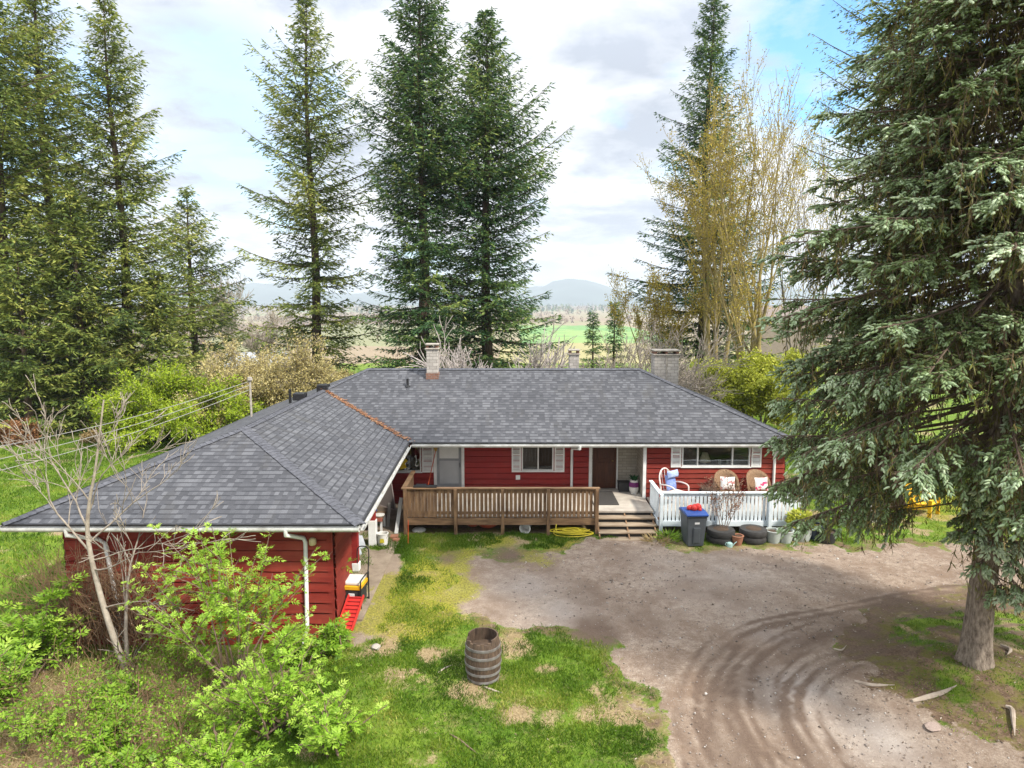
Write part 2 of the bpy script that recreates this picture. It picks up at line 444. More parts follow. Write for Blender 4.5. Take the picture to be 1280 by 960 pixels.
def masks(x, y):
    w = (fbm(x * 0.9, y * 0.9, 21, 4) - 0.5); w2 = (fbm(x * 3.5, y * 3.5, 33, 3) - 0.5)
    sd_ = poly_sd(x, y, GRAVEL) + w * 1.5 + w2 * 0.7
    gr = sst(-0.35, 0.35, sd_)
    pa = sst(-0.15, 0.3, poly_sd(x, y, PATH) + w * 0.5 + w2 * 0.4)
    mud = np.zeros_like(x)
    for i, r in enumerate(RUTS):
        d = line_d(x, y, r) + w2 * 0.12 + w * .08
        mud = np.maximum(mud, np.exp(-(d / RW[i]) ** 2) * (1.8 * fbm(x * 0.45, y * 0.45, 41 + i, 3) - .05) * (.62 if i < 4 else 1.0))
    for (u, v, a, s) in ((745,790,1.2,0.6),(730,740,0.7,0.9),(800,770,0.65,0.9),(640,695,0.9,0.8),(560,695,0.8,0.6),(900,735,.5,1.6),(620,760,.6,.7),(1000,790,0.5,0.9),(1080,800,0.9,0.7),(700,712,0.5,0.6)):
        X, Y = gp(u, v); mud = np.maximum(mud, a * np.exp(-(((x - X) ** 2 + ((y - Y) * 0.8) ** 2) / s ** 2)) * (0.4 + 1.1 * fbm(x * 2.2, y * 2.2, 55, 3)))
    # pale compacted stretches
    pale = np.zeros_like(x)
    for (u, v, a, s) in ((960,790,.7,.6),(1000,870,.9,.9),(1090,920,.9,.8),(660,735,.6,1.0),(690,765,.6,1.0),(900,720,.5,2.2)):
        X, Y = gp(u, v); pale = np.maximum(pale, a * np.exp(-(((x - X) ** 2 + ((y - Y)) ** 2) / s ** 2)) * (0.3 + 1.2 * fbm(x * 1.8, y * 1.8, 77, 3)))
    moss = np.zeros_like(x)
    for (u, v, a, s) in ((525,735,1.7,1.3),(510,770,1.4,1.2),(545,710,1.3,.9),(660,700,.6,1.2),(560,690,.9,1.0),(700,678,.9,.8),(620,678,.8,.7),(620,745,.25,1.2),(1160,620,.8,4.0)):
        X, Y = gp(u, v); moss = np.maximum(moss, a * np.exp(-(((x - X) ** 2 + ((y - Y)) ** 2) / s ** 2)) * (0.2 + 1.4 * fbm(x * 2.0, y * 2.0, 88, 4)))
    straw = sst(0.55, 0.72, fbm(x * 1.3, y * 1.3, 101, 5)) * 0.75
    for (u, v, a, s) in ((520,830,1.2,.65),(600,856,1.2,.42),(662,893,1.3,.42),(470,800,1.0,.7),(640,905,.6,.3),(560,905,.6,.22),(700,930,.5,.25),(800,880,.8,.5),(810,940,.8,.5),(600,680,.8,.6),(560,676,.7,.5),(650,684,.8,.6),(735,684,.9,.5),(525,690,.6,.4),(880,692,1.0,.8),(940,690,1.0,.8),(990,688,1.0,.8),(1040,686,.8,.7)):
        X, Y = gp(u, v); straw = np.maximum(straw, a * np.exp(-(((x - X) ** 2 + ((y - Y)) ** 2) / (1.25 * s) ** 2)) * (2.6 * fbm(x * 2.4, y * 2.4, 91, 4) - 0.65))
    straw = np.maximum(straw, sst(-5.2, -7.0, x) * sst(13.5, 12.0, y) * (0.5 + 0.8 * fbm(x * 1.4, y * 1.4, 95, 4)))
    isl = sst(5.0, 6.2, x) * sst(16.2, 15.4, y)
    dirt = isl * sst(0.37, 0.55, fbm(x * 1.2, y * 1.2, 111, 5))
    dirt = np.maximum(dirt, np.exp(-((x - 8.9) ** 2 + (y - 12.2) ** 2) / 1.0) * 0.8)
    dirt = np.maximum(dirt, sst(-0.2, 0.2, -np.abs(poly_sd(x, y, GRAVEL) + 0.3 + w * 1.5) + 0.35) * isl * 0.9)
    edge = np.exp(-((poly_sd(x, y, GRAVEL) + w * 1.5 + w2 * .7 + .28) / .33) ** 2)
    dirt = np.maximum(dirt, edge * .75 * (.2 + 1.3 * fbm(x * 1.7, y * 1.7, 117, 3)))
    under = sst(-3.4, -3.1, x) * sst(9.4, 9.0, x) * sst(19.7, 20.2, y) * sst(30, 29, y)
    dirt = np.maximum(dirt, under)
    dirt = np.maximum(dirt, sst(-5.5, -7, x) * sst(23.0, 26, y) * sst(34, 30, y) * 0.0)
    lush = np.clip(1 - gr - pa - straw * 0.9 - dirt * 0.85, 0, 1)
    lush = np.maximum(lush - np.clip(moss, 0, 1) * 0.3, 0)
    return dict(gravel=gr, path=pa, mud=np.clip(mud, 0, 1), pale=np.clip(pale, 0, 1), moss=np.clip(moss, 0, 1), straw=np.clip(straw, 0, 1), dirt=np.clip(dirt, 0, 1), lush=lush)

def axis(lo, hi, step, far_lo, far_hi, gr=1.12):
    a = list(np.arange(lo, hi + 1e-6, step)); s = step; x = hi
    while x < far_hi: s *= gr; x += s; a.append(x)
    s = step; x = lo; b = []
    while x > far_lo: s *= gr; x -= s; b.append(x)
    return np.array(b[::-1] + a)
gx = axis(-13, 15, 0.11, -8000, 8000); gy = axis(7.5, 24, 0.11, -60, 8000)
XX, YY = np.meshgrid(gx, gy); ZZ = hz(XX, YY)
mk = masks(XX.ravel(), YY.ravel())
rut = np.zeros(XX.size)
for r in RUTS[:3]:
    d = line_d(XX.ravel(), YY.ravel(), r); rut += -0.035 * np.exp(-(d / 0.22) ** 2) + 0.022 * np.exp(-((d - 0.42) / 0.16) ** 2)
ZZ = ZZ + rut.reshape(XX.shape)
# the slab of the house pushes the soil down a little so that no ground shows indoors
nx, ny = len(gx), len(gy)
V = np.stack([XX.ravel(), YY.ravel(), ZZ.ravel()], 1)
ii = (np.arange(ny - 1)[:, None] * nx + np.arange(nx - 1)[None, :]).ravel()
F = np.stack([ii, ii + 1, ii + nx + 1, ii + nx], 1)
fy = YY.ravel()[F].mean(1); fg = mk['gravel'][F].mean(1); fp = mk['path'][F].mean(1)
kind = np.where(fy > 140, 2, np.where(fg > 0.5, 1, np.where(fp > 0.5, 3, 0)))

def ground_mat():
    m, nt, out = new_mat('yard_ground')
    P = nd(nt, 'ShaderNodeNewGeometry').outputs['Position']
    def at(n): return nd(nt, 'ShaderNodeAttribute', _attribute_name=n).outputs['Fac']
    nA = noise(nt, P, 0.8, 6); nM = noise(nt, P, 2.3, 7, 0.75); nB = noise(nt, P, 5.5, 6, 0.7); nC = noise(nt, P, 26, 4, 0.7); nD = noise(nt, P, 90, 3, 0.7)
    def soft(att, amt=1.6, lo=0.34, hi=0.70):
        v = math_(nt, 'ADD', att, math_(nt, 'MULTIPLY', math_(nt, 'SUBTRACT', math_(nt, 'ADD', math_(nt, 'MULTIPLY', nB, 0.6), math_(nt, 'MULTIPLY', nC, 0.4)), 0.5), amt))
        return ramp(nt, v, [(lo, (0, 0, 0)), (hi, (1, 1, 1))])
    grass = ramp(nt, math_(nt, 'ADD', math_(nt, 'MULTIPLY', nB, 0.5), math_(nt, 'MULTIPLY', nC, 0.5)), [(0.32, (0.035, 0.065, 0.006)), (0.5, (0.075, 0.150, 0.010)), (0.68, (0.18, 0.26, 0.026))])
    grass = mixc(nt, ramp(nt, nM, [(0.50, (0, 0, 0)), (0.66, (0.7, 0.7, 0.7))]), grass, (0.15, 0.125, 0.055))
    grass = mixc(nt, ramp(nt, nA, [(0.4, (0, 0, 0)), (0.7, (0.75, 0.75, 0.75))]), grass, (0.20, 0.27, 0.030))
    straw = ramp(nt, nC, [(0.3, (0.16, 0.11, 0.055)), (0.7, (0.42, 0.33, 0.19))])
    dirt = ramp(nt, math_(nt, 'ADD', math_(nt, 'MULTIPLY', nB, 0.5), math_(nt, 'MULTIPLY', nC, 0.5)), [(0.36, (0.070, 0.042, 0.027)), (0.5, (0.14, 0.092, 0.060)), (0.64, (0.25, 0.18, 0.12))])
    dirt = mixc(nt, ramp(nt, nM, [(0.46, (0, 0, 0)), (0.58, (0.8, 0.8, 0.8))]), dirt, (0.14, 0.135, 0.026))
    moss = ramp(nt, nC, [(0.38, (0.11, 0.12, 0.014)), (0.5, (0.22, 0.215, 0.02)), (0.62, (0.36, 0.33, 0.035))])
    gsum = math_(nt, 'ADD', math_(nt, 'ADD', math_(nt, 'MULTIPLY', nC, 0.34), math_(nt, 'MULTIPLY', nD, 0.30)), math_(nt, 'MULTIPLY', nB, 0.36))
    grav = ramp(nt, gsum, [(0.36, (0.115, 0.078, 0.053)), (0.46, (0.235, 0.176, 0.132)), (0.54, (0.325, 0.258, 0.202)), (0.66, (0.47, 0.40, 0.335))])
    grav = mixc(nt, ramp(nt, math_(nt, 'ADD', math_(nt, 'MULTIPLY', nA, .5), math_(nt, 'MULTIPLY', nM, .5)), [(0.45, (0, 0, 0)), (0.57, (0.85, 0.85, 0.85))]), grav, (0.19, 0.132, 0.094))
    grav = mixc(nt, math_(nt, 'MULTIPLY', at('pale'), 0.6), grav, (0.41, 0.375, 0.345))
    peb = nd(nt, 'ShaderNodeTexVoronoi', Vector=P, Scale=24).outputs
    pebm = ramp(nt, peb['Distance'], [(0.10, (1, 1, 1)), (0.24, (0, 0, 0))])
    pr = nd(nt, 'ShaderNodeSeparateColor', Color=peb['Color']).outputs[0]
    pebc = ramp(nt, pr, [(0.0, (0.10, 0.08, 0.07)), (0.75, (0.30, 0.27, 0.25)), (0.95, (0.58, 0.56, 0.53))])
    grav = mixc(nt, math_(nt, 'MULTIPLY', pebm, ramp(nt, pr, [(0.45, (0, 0, 0)), (0.6, (0.8, 0.8, 0.8))])), grav, pebc)
    col = mixc(nt, soft(at('straw')), grass, straw)
    col = mixc(nt, soft(at('dirt')), col, dirt)
    gm = soft(at('gravel'), 1.1, 0.44, 0.58)
    col = mixc(nt, soft(at('path'), 0.9), col, mixc(nt, nB, (0.33, 0.27, 0.21), (0.19, 0.14, 0.10)))
    col = mixc(nt, gm, col, grav)
    col = mixc(nt, math_(nt, 'MULTIPLY', soft(at('moss'), 1.4, 0.40, 0.62), 0.8), col, moss)
    col = mixc(nt, math_(nt, 'MULTIPLY', soft(at('mud'), 0.9, 0.28, 0.85), 0.92), col, mixc(nt, nC, (0.080, 0.052, 0.037), (0.19, 0.135, 0.100)))
    hgt = math_(nt, 'ADD', math_(nt, 'MULTIPLY', nC, 0.6), math_(nt, 'ADD', math_(nt, 'MULTIPLY', nD, 0.5), math_(nt, 'MULTIPLY', pebm, 0.25)))
    bp = nd(nt, 'ShaderNodeBump', Height=hgt, Strength=0.8, Distance=0.035)
    p = nd(nt, 'ShaderNodeBsdfPrincipled', Base__Color=col, Roughness=0.92, Normal=bp.outputs[0])
    p.inputs['Specular IOR Level'].default_value = 0.2
    nt.links.new(p.outputs[0], out.inputs[0]); return m
def field_mat():
    m, nt, out = new_mat('valley_fields')
    P = nd(nt, 'ShaderNodeNewGeometry').outputs['Position']
    mp = nd(nt, 'ShaderNodeMapping', Vector=P, Scale=(0.0032, 0.0022, 0.0), Rotation=(0, 0, 0.15)).outputs[0]
    v = nd(nt, 'ShaderNodeTexVoronoi', Vector=mp, Scale=1.0, _distance='CHEBYCHEV').outputs['Color']
    s = nd(nt, 'ShaderNodeSeparateColor', Color=v).outputs[0]
    col = ramp(nt, s, [(0.0, (0.20, 0.13, 0.075)), (0.35, (0.28, 0.21, 0.12)), (0.55, (0.17, 0.20, 0.06)), (0.8, (0.33, 0.24, 0.15)), (1.0, (0.12, 0.20, 0.04))])
    sx = nd(nt, 'ShaderNodeSeparateXYZ', Vector=P)
    # one bright green meadow in the gap between the firs, straw-coloured pasture in front of it
    wob = math_(nt, 'MULTIPLY', math_(nt, 'SUBTRACT', noise(nt, P, 0.01, 2), 0.5), 120)
    yy = math_(nt, 'ADD', sx.outputs[1], wob)
    g1 = math_(nt, 'MULTIPLY', math_(nt, 'GREATER_THAN', yy, 690), math_(nt, 'LESS_THAN', yy, 1180))
    g1 = math_(nt, 'MULTIPLY', g1, math_(nt, 'MULTIPLY', math_(nt, 'GREATER_THAN', sx.outputs[0], 10), math_(nt, 'LESS_THAN', sx.outputs[0], 190)))
    col = mixc(nt, g1, col, mixc(nt, ramp(nt, noise(nt, P, 0.012, 3), [(0.45, (0, 0, 0)), (0.55, (1, 1, 1))]), (0.10, 0.27, 0.04), (0.20, 0.34, 0.07)))
    g2 = math_(nt, 'MULTIPLY', math_(nt, 'LESS_THAN', yy, 690), math_(nt, 'GREATER_THAN', sx.outputs[0], -10))
    col = mixc(nt, g2, col, mixc(nt, noise(nt, P, 0.03, 4), (0.36, 0.31, 0.12), (0.26, 0.25, 0.08)))
    col = mixc(nt, math_(nt, 'MULTIPLY', noise(nt, P, 0.05, 5), 0.4), col, (0.12, 0.09, 0.05))
    p = nd(nt, 'ShaderNodeBsdfPrincipled', Base__Color=col, Roughness=0.95)
    nt.links.new(p.outputs[0], out.inputs[0]); return m
GM = ground_mat()
for k, nm, mt in ((0, 'ground', GM), (1, 'driveway', GM), (3, 'path', GM), (2, 'field', field_mat())):
    f = F[kind == k]; used, inv = np.unique(f, return_inverse=True)
    me = np_mesh(nm, V[used], inv.reshape(f.shape), smooth=True)
    if k != 2:
        for a in ('gravel', 'path', 'mud', 'pale', 'moss', 'straw', 'dirt'):
            at_ = me.attributes.new(a, 'FLOAT', 'POINT'); at_.data.foreach_set('value', mk[a][used].astype(np.float32))
    o = link(nm, me, mt); o['kind'] = 'structure'

# far hills
hx = np.linspace(-7000, 7000, 220); hy = np.linspace(5300, 7400, 26)
HX, HY = np.meshgrid(hx, hy)
ridge = np.sin(np.clip((HY - 5300) / 2100, 0, 1) * PI) ** 0.8
pk = 60 + 210 * np.exp(-((HX - 560) / 420) ** 2) + 170 * np.exp(-((HX + 2300) / 600) ** 2) + 120 * np.exp(-((HX - 2200) / 700) ** 2) + 90 * np.exp(-((HX + 600) / 800) ** 2)
HZ = -37 + ridge * pk * (0.5 + 0.8 * fbm(HX * 0.0025, HY * 0.0025, 5, 5))
ii = (np.arange(25)[:, None] * 220 + np.arange(219)[None, :]).ravel()
o = link('hills', np_mesh('hills', np.stack([HX.ravel(), HY.ravel(), HZ.ravel()], 1), np.stack([ii, ii+1, ii+221, ii+220], 1), smooth=True),
         M('hill_forest', (0.07, 0.10, 0.08), (0.03, 0.05, 0.04), 0.003, 0.95)); o['kind'] = 'structure'

# air
m, nt, out = new_mat('valley_air')
pv_ = nd(nt, 'ShaderNodeVolumePrincipled', Color=(0.80, 0.90, 1.0, 1), Density=0.0002)
nt.links.new(pv_.outputs[0], out.inputs['Volume'])
o = MB().box((-9500, -300, -39), (9500, 8200, 330)).build('haze', m); o['kind'] = 'stuff'

# ================================================================== COMMON MATERIALS
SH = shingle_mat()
RED = siding_mat('red_siding', (0.33, 0.030, 0.026), (0.21, 0.018, 0.017), (0.36, 0.060, 0.048))
CEDAR = siding_mat('red_cedar', (0.27, 0.032, 0.020), (0.165, 0.017, 0.013), (0.33, 0.075, 0.045))
WHITE = M('white_paint', (0.78, 0.78, 0.76), (0.62, 0.62, 0.60), 3, 0.55)
GUTTER = M('gutter_metal', (0.66, 0.67, 0.66), (0.36, 0.35, 0.32), 3.5, 0.45, metal=0.0)
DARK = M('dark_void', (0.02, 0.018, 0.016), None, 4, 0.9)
SOFFIT = M('soffit_boards', (0.11, 0.05, 0.035), (0.07, 0.03, 0.022), 4, 0.85)
BROWNW = M('weathered_deck_wood', (0.27, 0.165, 0.088), (0.085, 0.046, 0.026), 1.6, 0.85, 0.4, 30, stretch=(6, 6, 1.2))
BROWNH = M('weathered_rail_wood', (0.30, 0.185, 0.10), (0.11, 0.062, 0.035), 1.8, 0.85, 0.4, 30, stretch=(1.0, 6, 6))
STEPW = M('step_wood', (0.34, 0.27, 0.19), (0.17, 0.12, 0.08), 2.0, 0.85, 0.3, 30, stretch=(1.0, 6, 6))
DECKF = M('deck_floor_paint', (0.46, 0.42, 0.36), (0.30, 0.26, 0.22), 2.0, 0.7, 0.2, 20)
WDECK = M('pale_blue_white_paint', (0.70, 0.76, 0.80), (0.52, 0.58, 0.61), 2.5, 0.6, 0.1, 25)
GLASS = glass_mat()
BLOCK = brick_mat('chimney_block', (0.50, 0.46, 0.42), (0.36, 0.33, 0.30), (0.22, 0.20, 0.18), 0.26, 0.12)
RBRICK = brick_mat('chimney_brick', (0.26, 0.12, 0.08), (0.17, 0.08, 0.055), (0.25, 0.22, 0.19), 0.2, 0.075)
WBRICK = brick_mat('pale_entry_brick', (0.42, 0.38, 0.31), (0.31, 0.275, 0.22), (0.22, 0.19, 0.16), 0.30, 0.10)
CAPST = M('cap_concrete', (0.42, 0.38, 0.33), (0.24, 0.22, 0.19), 8, 0.9, 0.5, 25)
DOORW = M('stained_door_wood', (0.085, 0.028, 0.012), (0.045, 0.014, 0.007), 2.5, 0.45, 0.1, 30, stretch=(6, 6, 0.8))
BLIND = M('window_blind', (0.11, 0.10, 0.09), (0.085, 0.08, 0.07), 3, 0.8)
SCREEN = M('storm_door_panel', (0.42, 0.43, 0.44), (0.36, 0.37, 0.38), 2, 0.4)
BLACK = M('black_rubber', (0.022, 0.022, 0.024), (0.04, 0.038, 0.035), 8, 0.65)
BLACKM = M('black_metal', (0.02, 0.02, 0.022), None, 8, 0.4)
CURT = M('room_wall', (0.10, 0.085, 0.07), None, 2, 0.9)

# ================================================================== HOUSE
E = 2.45
R0 = (-5.52, 26.05, 4.39); R1 = (4.9, 26.05, 4.39)
FR = (9.36, 21.6, E); BR = (9.36, 30.5, E); BL = (-10.42, 30.5, E)
W0 = (-6.85, 17.2, 3.76); W1 = (-6.85, 24.6, 3.76)
FL = (-10.43, 13.52, E); FP = (-3.11, 13.52, E); VV = (-3.33, 21.6, E)
house = thing('house', 'single storey red house with lap siding and a grey hipped shingle roof', 'house', (-1, 22, 0))

faces = [([VV, FR, R1, R0, W1], 'main'), ([FR, BR, R1], 'right'), ([BR, BL, R0, R1], 'back'),
         ([BL, FL, W0, W1], 'left'), ([BL, W1, R0], 'left2'), ([FP, VV, W1, W0], 'wingright'), ([FL, FP, W0], 'wingfront')]
me = bpy.data.meshes.new('roof'); vs = []; fs = []; uvs = []
off = Vector(house.location)
for poly, nm in faces:
    P = [Vector(p) for p in poly]
    n = (P[1] - P[0]).cross(P[2] - P[0]).normalized()
    if n.z < 0: P.reverse(); n = -n
    h = Vector((0, 0, 1)).cross(n).normalized(); up = n.cross(h).normalized()
    o0 = [p for p in P if abs(p.z - E) < 0.01][0]
    b = len(vs); vs += [tuple(p - off) for p in P]; fs.append(tuple(range(b, b + len(P))))
    uvs += [((p - o0).dot(h) + 0.37 * len(nm), (p - o0).dot(up)) for p in P]
me.from_pydata(vs, [], fs); ul = me.uv_layers.new(name='UVMap')
for i, uv in enumerate(uvs): ul.data[i].uv = uv
me.update()
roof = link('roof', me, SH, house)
# soffit under the roof sheet
mb = MB()
for poly, nm in faces: mb.quad(*[(p[0], p[1], p[2] - 0.11) for p in poly])
mb.build('soffit', SOFFIT, house, world=True)
# drip edge + fascia + gutter per eave
def eave(a, b, outn):
    a = Vector(a); b = Vector(b); o = Vector(outn)
    MB().beam(a + o * 0.02 + Vector((0, 0, -0.015)), b + o * 0.02 + Vector((0, 0, -0.015)), 0.05, 0.03).build('drip_edge', BLACKM, house, world=True)
    MB().beam(a - o * 0.03 + Vector((0, 0, -0.10)), b - o * 0.03 + Vector((0, 0, -0.10)), 0.035, 0.14).build('fascia', WHITE, house, world=True)
    g = MB(); d = (b - a)
    prof = [(0.0, -0.045), (0.0, -0.145), (0.07, -0.145), (0.105, -0.10), (0.105, -0.05), (0.095, -0.05), (0.095, -0.095), (0.066, -0.135), (0.01, -0.135), (0.01, -0.045)]
    n = len(prof)
    VV_ = [tuple(a + o * p[0] + Vector((0, 0, p[1]))) for p in prof] + [tuple(b + o * p[0] + Vector((0, 0, p[1]))) for p in prof]
    g.add(VV_, [(i, (i+1) % n, n+(i+1) % n, n+i) for i in range(n)] + [tuple(range(n)), tuple(range(n, 2*n))[::-1]])
    g.build('gutter', GUTTER, house, world=True)
eave((FL[0]+.02, FL[1], E), (FP[0]-.02, FP[1], E), (0, -1, 0))
eave((VV[0]+.12, VV[1], E), (FR[0]-.02, FR[1], E), (0, -1, 0))
eave((FP[0]-.005, FP[1]+.02, E), (VV[0]+.005, VV[1]-.14, E), (1, 0, 0))
eave((FR[0], FR[1]+.02, E), (BR[0], BR[1]-.02, E), (1, 0, 0))
eave((FL[0], FL[1]+.02, E), (BL[0], BL[1]-.02, E), (-1, 0, 0))
# ridge and hip caps
rc = MB(); rng = random.Random(4)
def caps(P, Q, da, db):
    P = Vector(P); Q = Vector(Q); L = (Q - P).length; d = (Q - P) / L; da = Vector(da).normalized(); db = Vector(db).normalized()
    n = int(L / 0.145)
    for i in range(n):
        p = P + d * (L * i / n); q = p + d * (L / n + 0.06)
        j = 0.14 + rng.uniform(-.008, .008)
        l0, l1 = Vector((0, 0, 0.030)), Vector((0, 0, 0.014))
        V_ = [p + l0, p + da * j + l0, q + da * j + l1, q + l1, p + db * j + l0, q + db * j + l1]
        V_ += [p, p + da * j, p + db * j]
        rc.add(V_, [(0, 1, 2, 3), (0, 3, 5, 4), (0, 6, 7, 1), (0, 4, 8, 6)])
def down(n_out, slope): return Vector((n_out[0], n_out[1], -slope))
sm, sw = 0.436, (3.76 - E) / 3.66
hd = Vector((1, 1, 0)).normalized(); caps(FR, R1, hd + Vector((0, 0, -.3)), -hd + Vector((0, 0, -.3)))
caps(R1, R0, down((0, -1), sm), down((0, 1), sm))
hd = Vector((W1[0] - R0[0], W1[1] - R0[1], 0)).normalized().cross(Vector((0, 0, 1)))
caps(W1, R0, hd + Vector((0, 0, -.3)), -hd + Vector((0, 0, -.3)))
caps(W0, W1, down((1, 0), sw), down((-1, 0), sw))
for C_ in (FL, FP):
    hd = Vector((W0[0] - C_[0], W0[1] - C_[1], 0)).normalized().cross(Vector((0, 0, 1)))
    caps(C_, W0, hd + Vector((0, 0, -.25)), -hd + Vector((0, 0, -.25)))
CAPM = M('cap_shingle', (0.115, 0.118, 0.135), (0.055, 0.057, 0.068), 9, 0.85, 0.5, 60)
rc.build('ridge_cap', CAPM, roof, world=True)
# needles and moss caught in the valley
nr = np.random.default_rng(5); n = 900
t = nr.beta(1.3, 1.0, n)[:, None]; A = np.array(VV); B = np.array(W1)
P = A + (B - A) * t; lat = nr.normal(0, 0.09, n) * (1.15 - 0.5 * t[:, 0])
up_ = np.where(lat > 0, 0.436 * 0.0, 0)
P = P + np.stack([lat, np.zeros(n), np.abs(lat) * 0.36 * (lat < 0) + 0.02 + 0.0 * lat], 1)
P[:, 2] = np.where(lat > 0, E + 0.436 * (P[:, 1] - 21.6), E + sw * (-3.22 - P[:, 0])) + 0.022
th = nr.uniform(0, 2 * PI, n); D = np.stack([np.cos(th), np.sin(th), np.zeros(n)], 1)
Vv, Ff, Tt = cards(P - np.array(off), D, np.tile([[0.2, -0.3, 1.0]], (n, 1)), nr.uniform(.04, .12, n), nr.uniform(.03, .07, n), nr.uniform(0, 1, n))
link('valley_debris', np_mesh('valley_debris', Vv, Ff, Tt), leaf_mat('needle_litter', [(0, (0.10, 0.04, 0.02)), (0.5, (0.24, 0.10, 0.045)), (1, (0.30, 0.18, 0.10))], 0), roof)

# ---- walls: real overlapping boards
def lap_wall(name, mat, x0, x1, Y, z0, z1, openings=(), row=0.19, wavy=0.0, axis_='x', face=-1, seed=1, fx=None, thick=True):
    mb = MB(); rg = random.Random(seed); z = z0
    def mk(s, y, zz): return (s, y, zz) if axis_ == 'x' else (y, s, zz)
    while z < z1 - 0.01:
        zt = min(z + row + 0.012, z1)
        iv = [(x0, x1)]
        for (a, b, c, d) in openings:
            if zt > c + 0.02 and z < d - 0.02:
                new = []
                for (p, q) in iv:
                    if b <= p or a >= q: new.append((p, q)); continue
                    if a > p: new.append((p, a))
                    if b < q: new.append((b, q))
                iv = new
        for (p, q) in iv:
            if q - p < 0.03: continue
            n = max(1, int((q - p) / 0.25)) if wavy else 1
            xs = [p + (q - p) * i / n for i in range(n + 1)]
            zb = [z + (rg.uniform(-wavy, wavy) if wavy else 0) for _ in xs]
            ob, ot = Y + face * 0.058, Y + face * 0.010
            for i in range(n):
                a, b = xs[i], xs[i+1]
                zk = zt - 0.042; om = ob * .55 + ot * .45; oi = Y - face * .012
                mb.add([mk(a, ob, zb[i]), mk(b, ob, zb[i+1]), mk(b, om, zk), mk(a, om, zk), mk(a, oi, zb[i]), mk(b, oi, zb[i+1]), mk(a, oi, zk), mk(b, oi, zk)],
                       [(0, 1, 2, 3), (4, 5, 1, 0), (3, 2, 7, 6)])
        z += row
    # sheathing behind the boards, pierced by the openings
    iv = [(x0, x1)]
    xs = sorted({x0, x1} | {a for o_ in openings for a in o_[:2]}); zs = sorted({z0, z1} | {a for o_ in openings for a in o_[2:]})
    for a, b in zip(xs[:-1], xs[1:]):
        for c, d in zip(zs[:-1], zs[1:]):
            if any(a >= o_[0] - 1e-6 and b <= o_[1] + 1e-6 and c >= o_[2] - 1e-6 and d <= o_[3] + 1e-6 for o_ in openings): continue
            y2 = Y - face * 0.13; y1_ = Y - face * 0.006
            if axis_ == 'x': mb.box((a, min(y1_, y2), c), (b, max(y1_, y2), d))
            else: mb.box((min(y1_, y2), a, c), (max(y1_, y2), b, d))
    return mb.build(name, mat, house, world=True)

YW, YR = 23.0, 21.95                        # recessed wall, forward (right) wall
FLZ = 0.55
TOP = 2.72
o = lap_wall('wall', RED, -6.0, 2.66, YW, -0.1, 3.0, [(-4.25, -3.12, 1.14, 2.32), (-2.62, -1.71, FLZ, 2.62), (0.33, 1.43, 1.17, 2.42)], 0.2, 0.0, seed=2)
tag(o, 'smooth dark red wall behind the brown deck')
o = lap_wall('wall', CEDAR, 4.42, 8.95, YR, 0.0, 2.56, [(5.57, 7.81, 1.58, 2.47)], 0.17, 0.012, seed=3)
tag(o, 'orange red wavy edged cedar wall above the white deck')
lap_wall('wall', CEDAR, YR, 30.1, 8.95, -0.1, 2.56, [], 0.17, 0.012, 'y', 1, seed=4)
o = lap_wall('wall', CEDAR, -9.5, -3.85, 14.0, -0.85, 2.62, [], 0.235, 0.016, seed=5)
tag(o, 'red wavy edged cedar wall of the front wing')
lap_wall('wall', CEDAR, 14.0, 30.1, -9.5, -0.85, 2.62, [], 0.235, 0.016, 'y', -1, seed=6)
lap_wall('wall', CEDAR, 14.12, 15.6, -3.85, -0.6, 2.62, [], 0.235, 0.016, 'y', 1, seed=7)
lap_wall('wall', RED, 14.9, 23.0, -6.3, -0.4, 2.6, [], 0.2, 0, 'y', 1, seed=8)
o = lap_wall('wall', CEDAR, -9.5, 8.95, 30.1, -0.1, 2.56, [], 0.2, 0, 'x', 1, seed=9)
# interior partition and floor so that rooms are closed
MB().box((-3.6, 26.2, 0.0), (5.6, 26.3, 3.6)).box((5.6, 26.2, 0.0), (8.9, 26.3, 2.55)).box((-6.1, 23.2, 0.38), (8.8, 29.9, 0.5)).box((4.5, 22.1, 0.38), (8.8, 23.2, 0.5)).build('inner_wall', CURT, house, world=True)
MB().box((2.66, 22.98, FLZ), (2.78, 23.4, 2.7)).build('pilaster', WBRICK, house, world=True)
MB().box((4.30, 21.93, 0.2), (4.42, 23.1, 2.56)).build('pilaster', WBRICK, house, world=True)
o = MB().box((3.58, 23.0, 0.3), (4.30, 23.12, 2.75)).build('brick_wall', WBRICK, house, world=True); tag(o, 'pale brick wall beside the front door')
MB().box((2.78, 23.0, 2.60), (3.58, 23.12, 2.9)).build('door_header', RED, house, world=True)
MB().box((2.645, 22.90, FLZ), (2.745, 22.97, 2.68)).build('corner_trim', WHITE, house, world=True)
MB().box((4.30, 21.86, 0.3), (4.40, 21.925, 2.46)).build('corner_trim', WHITE, house, world=True)
MB().box((-3.93, 13.955, -0.6), (-3.81, 13.985, 2.4)).build('corner_trim', CEDAR, house, world=True)

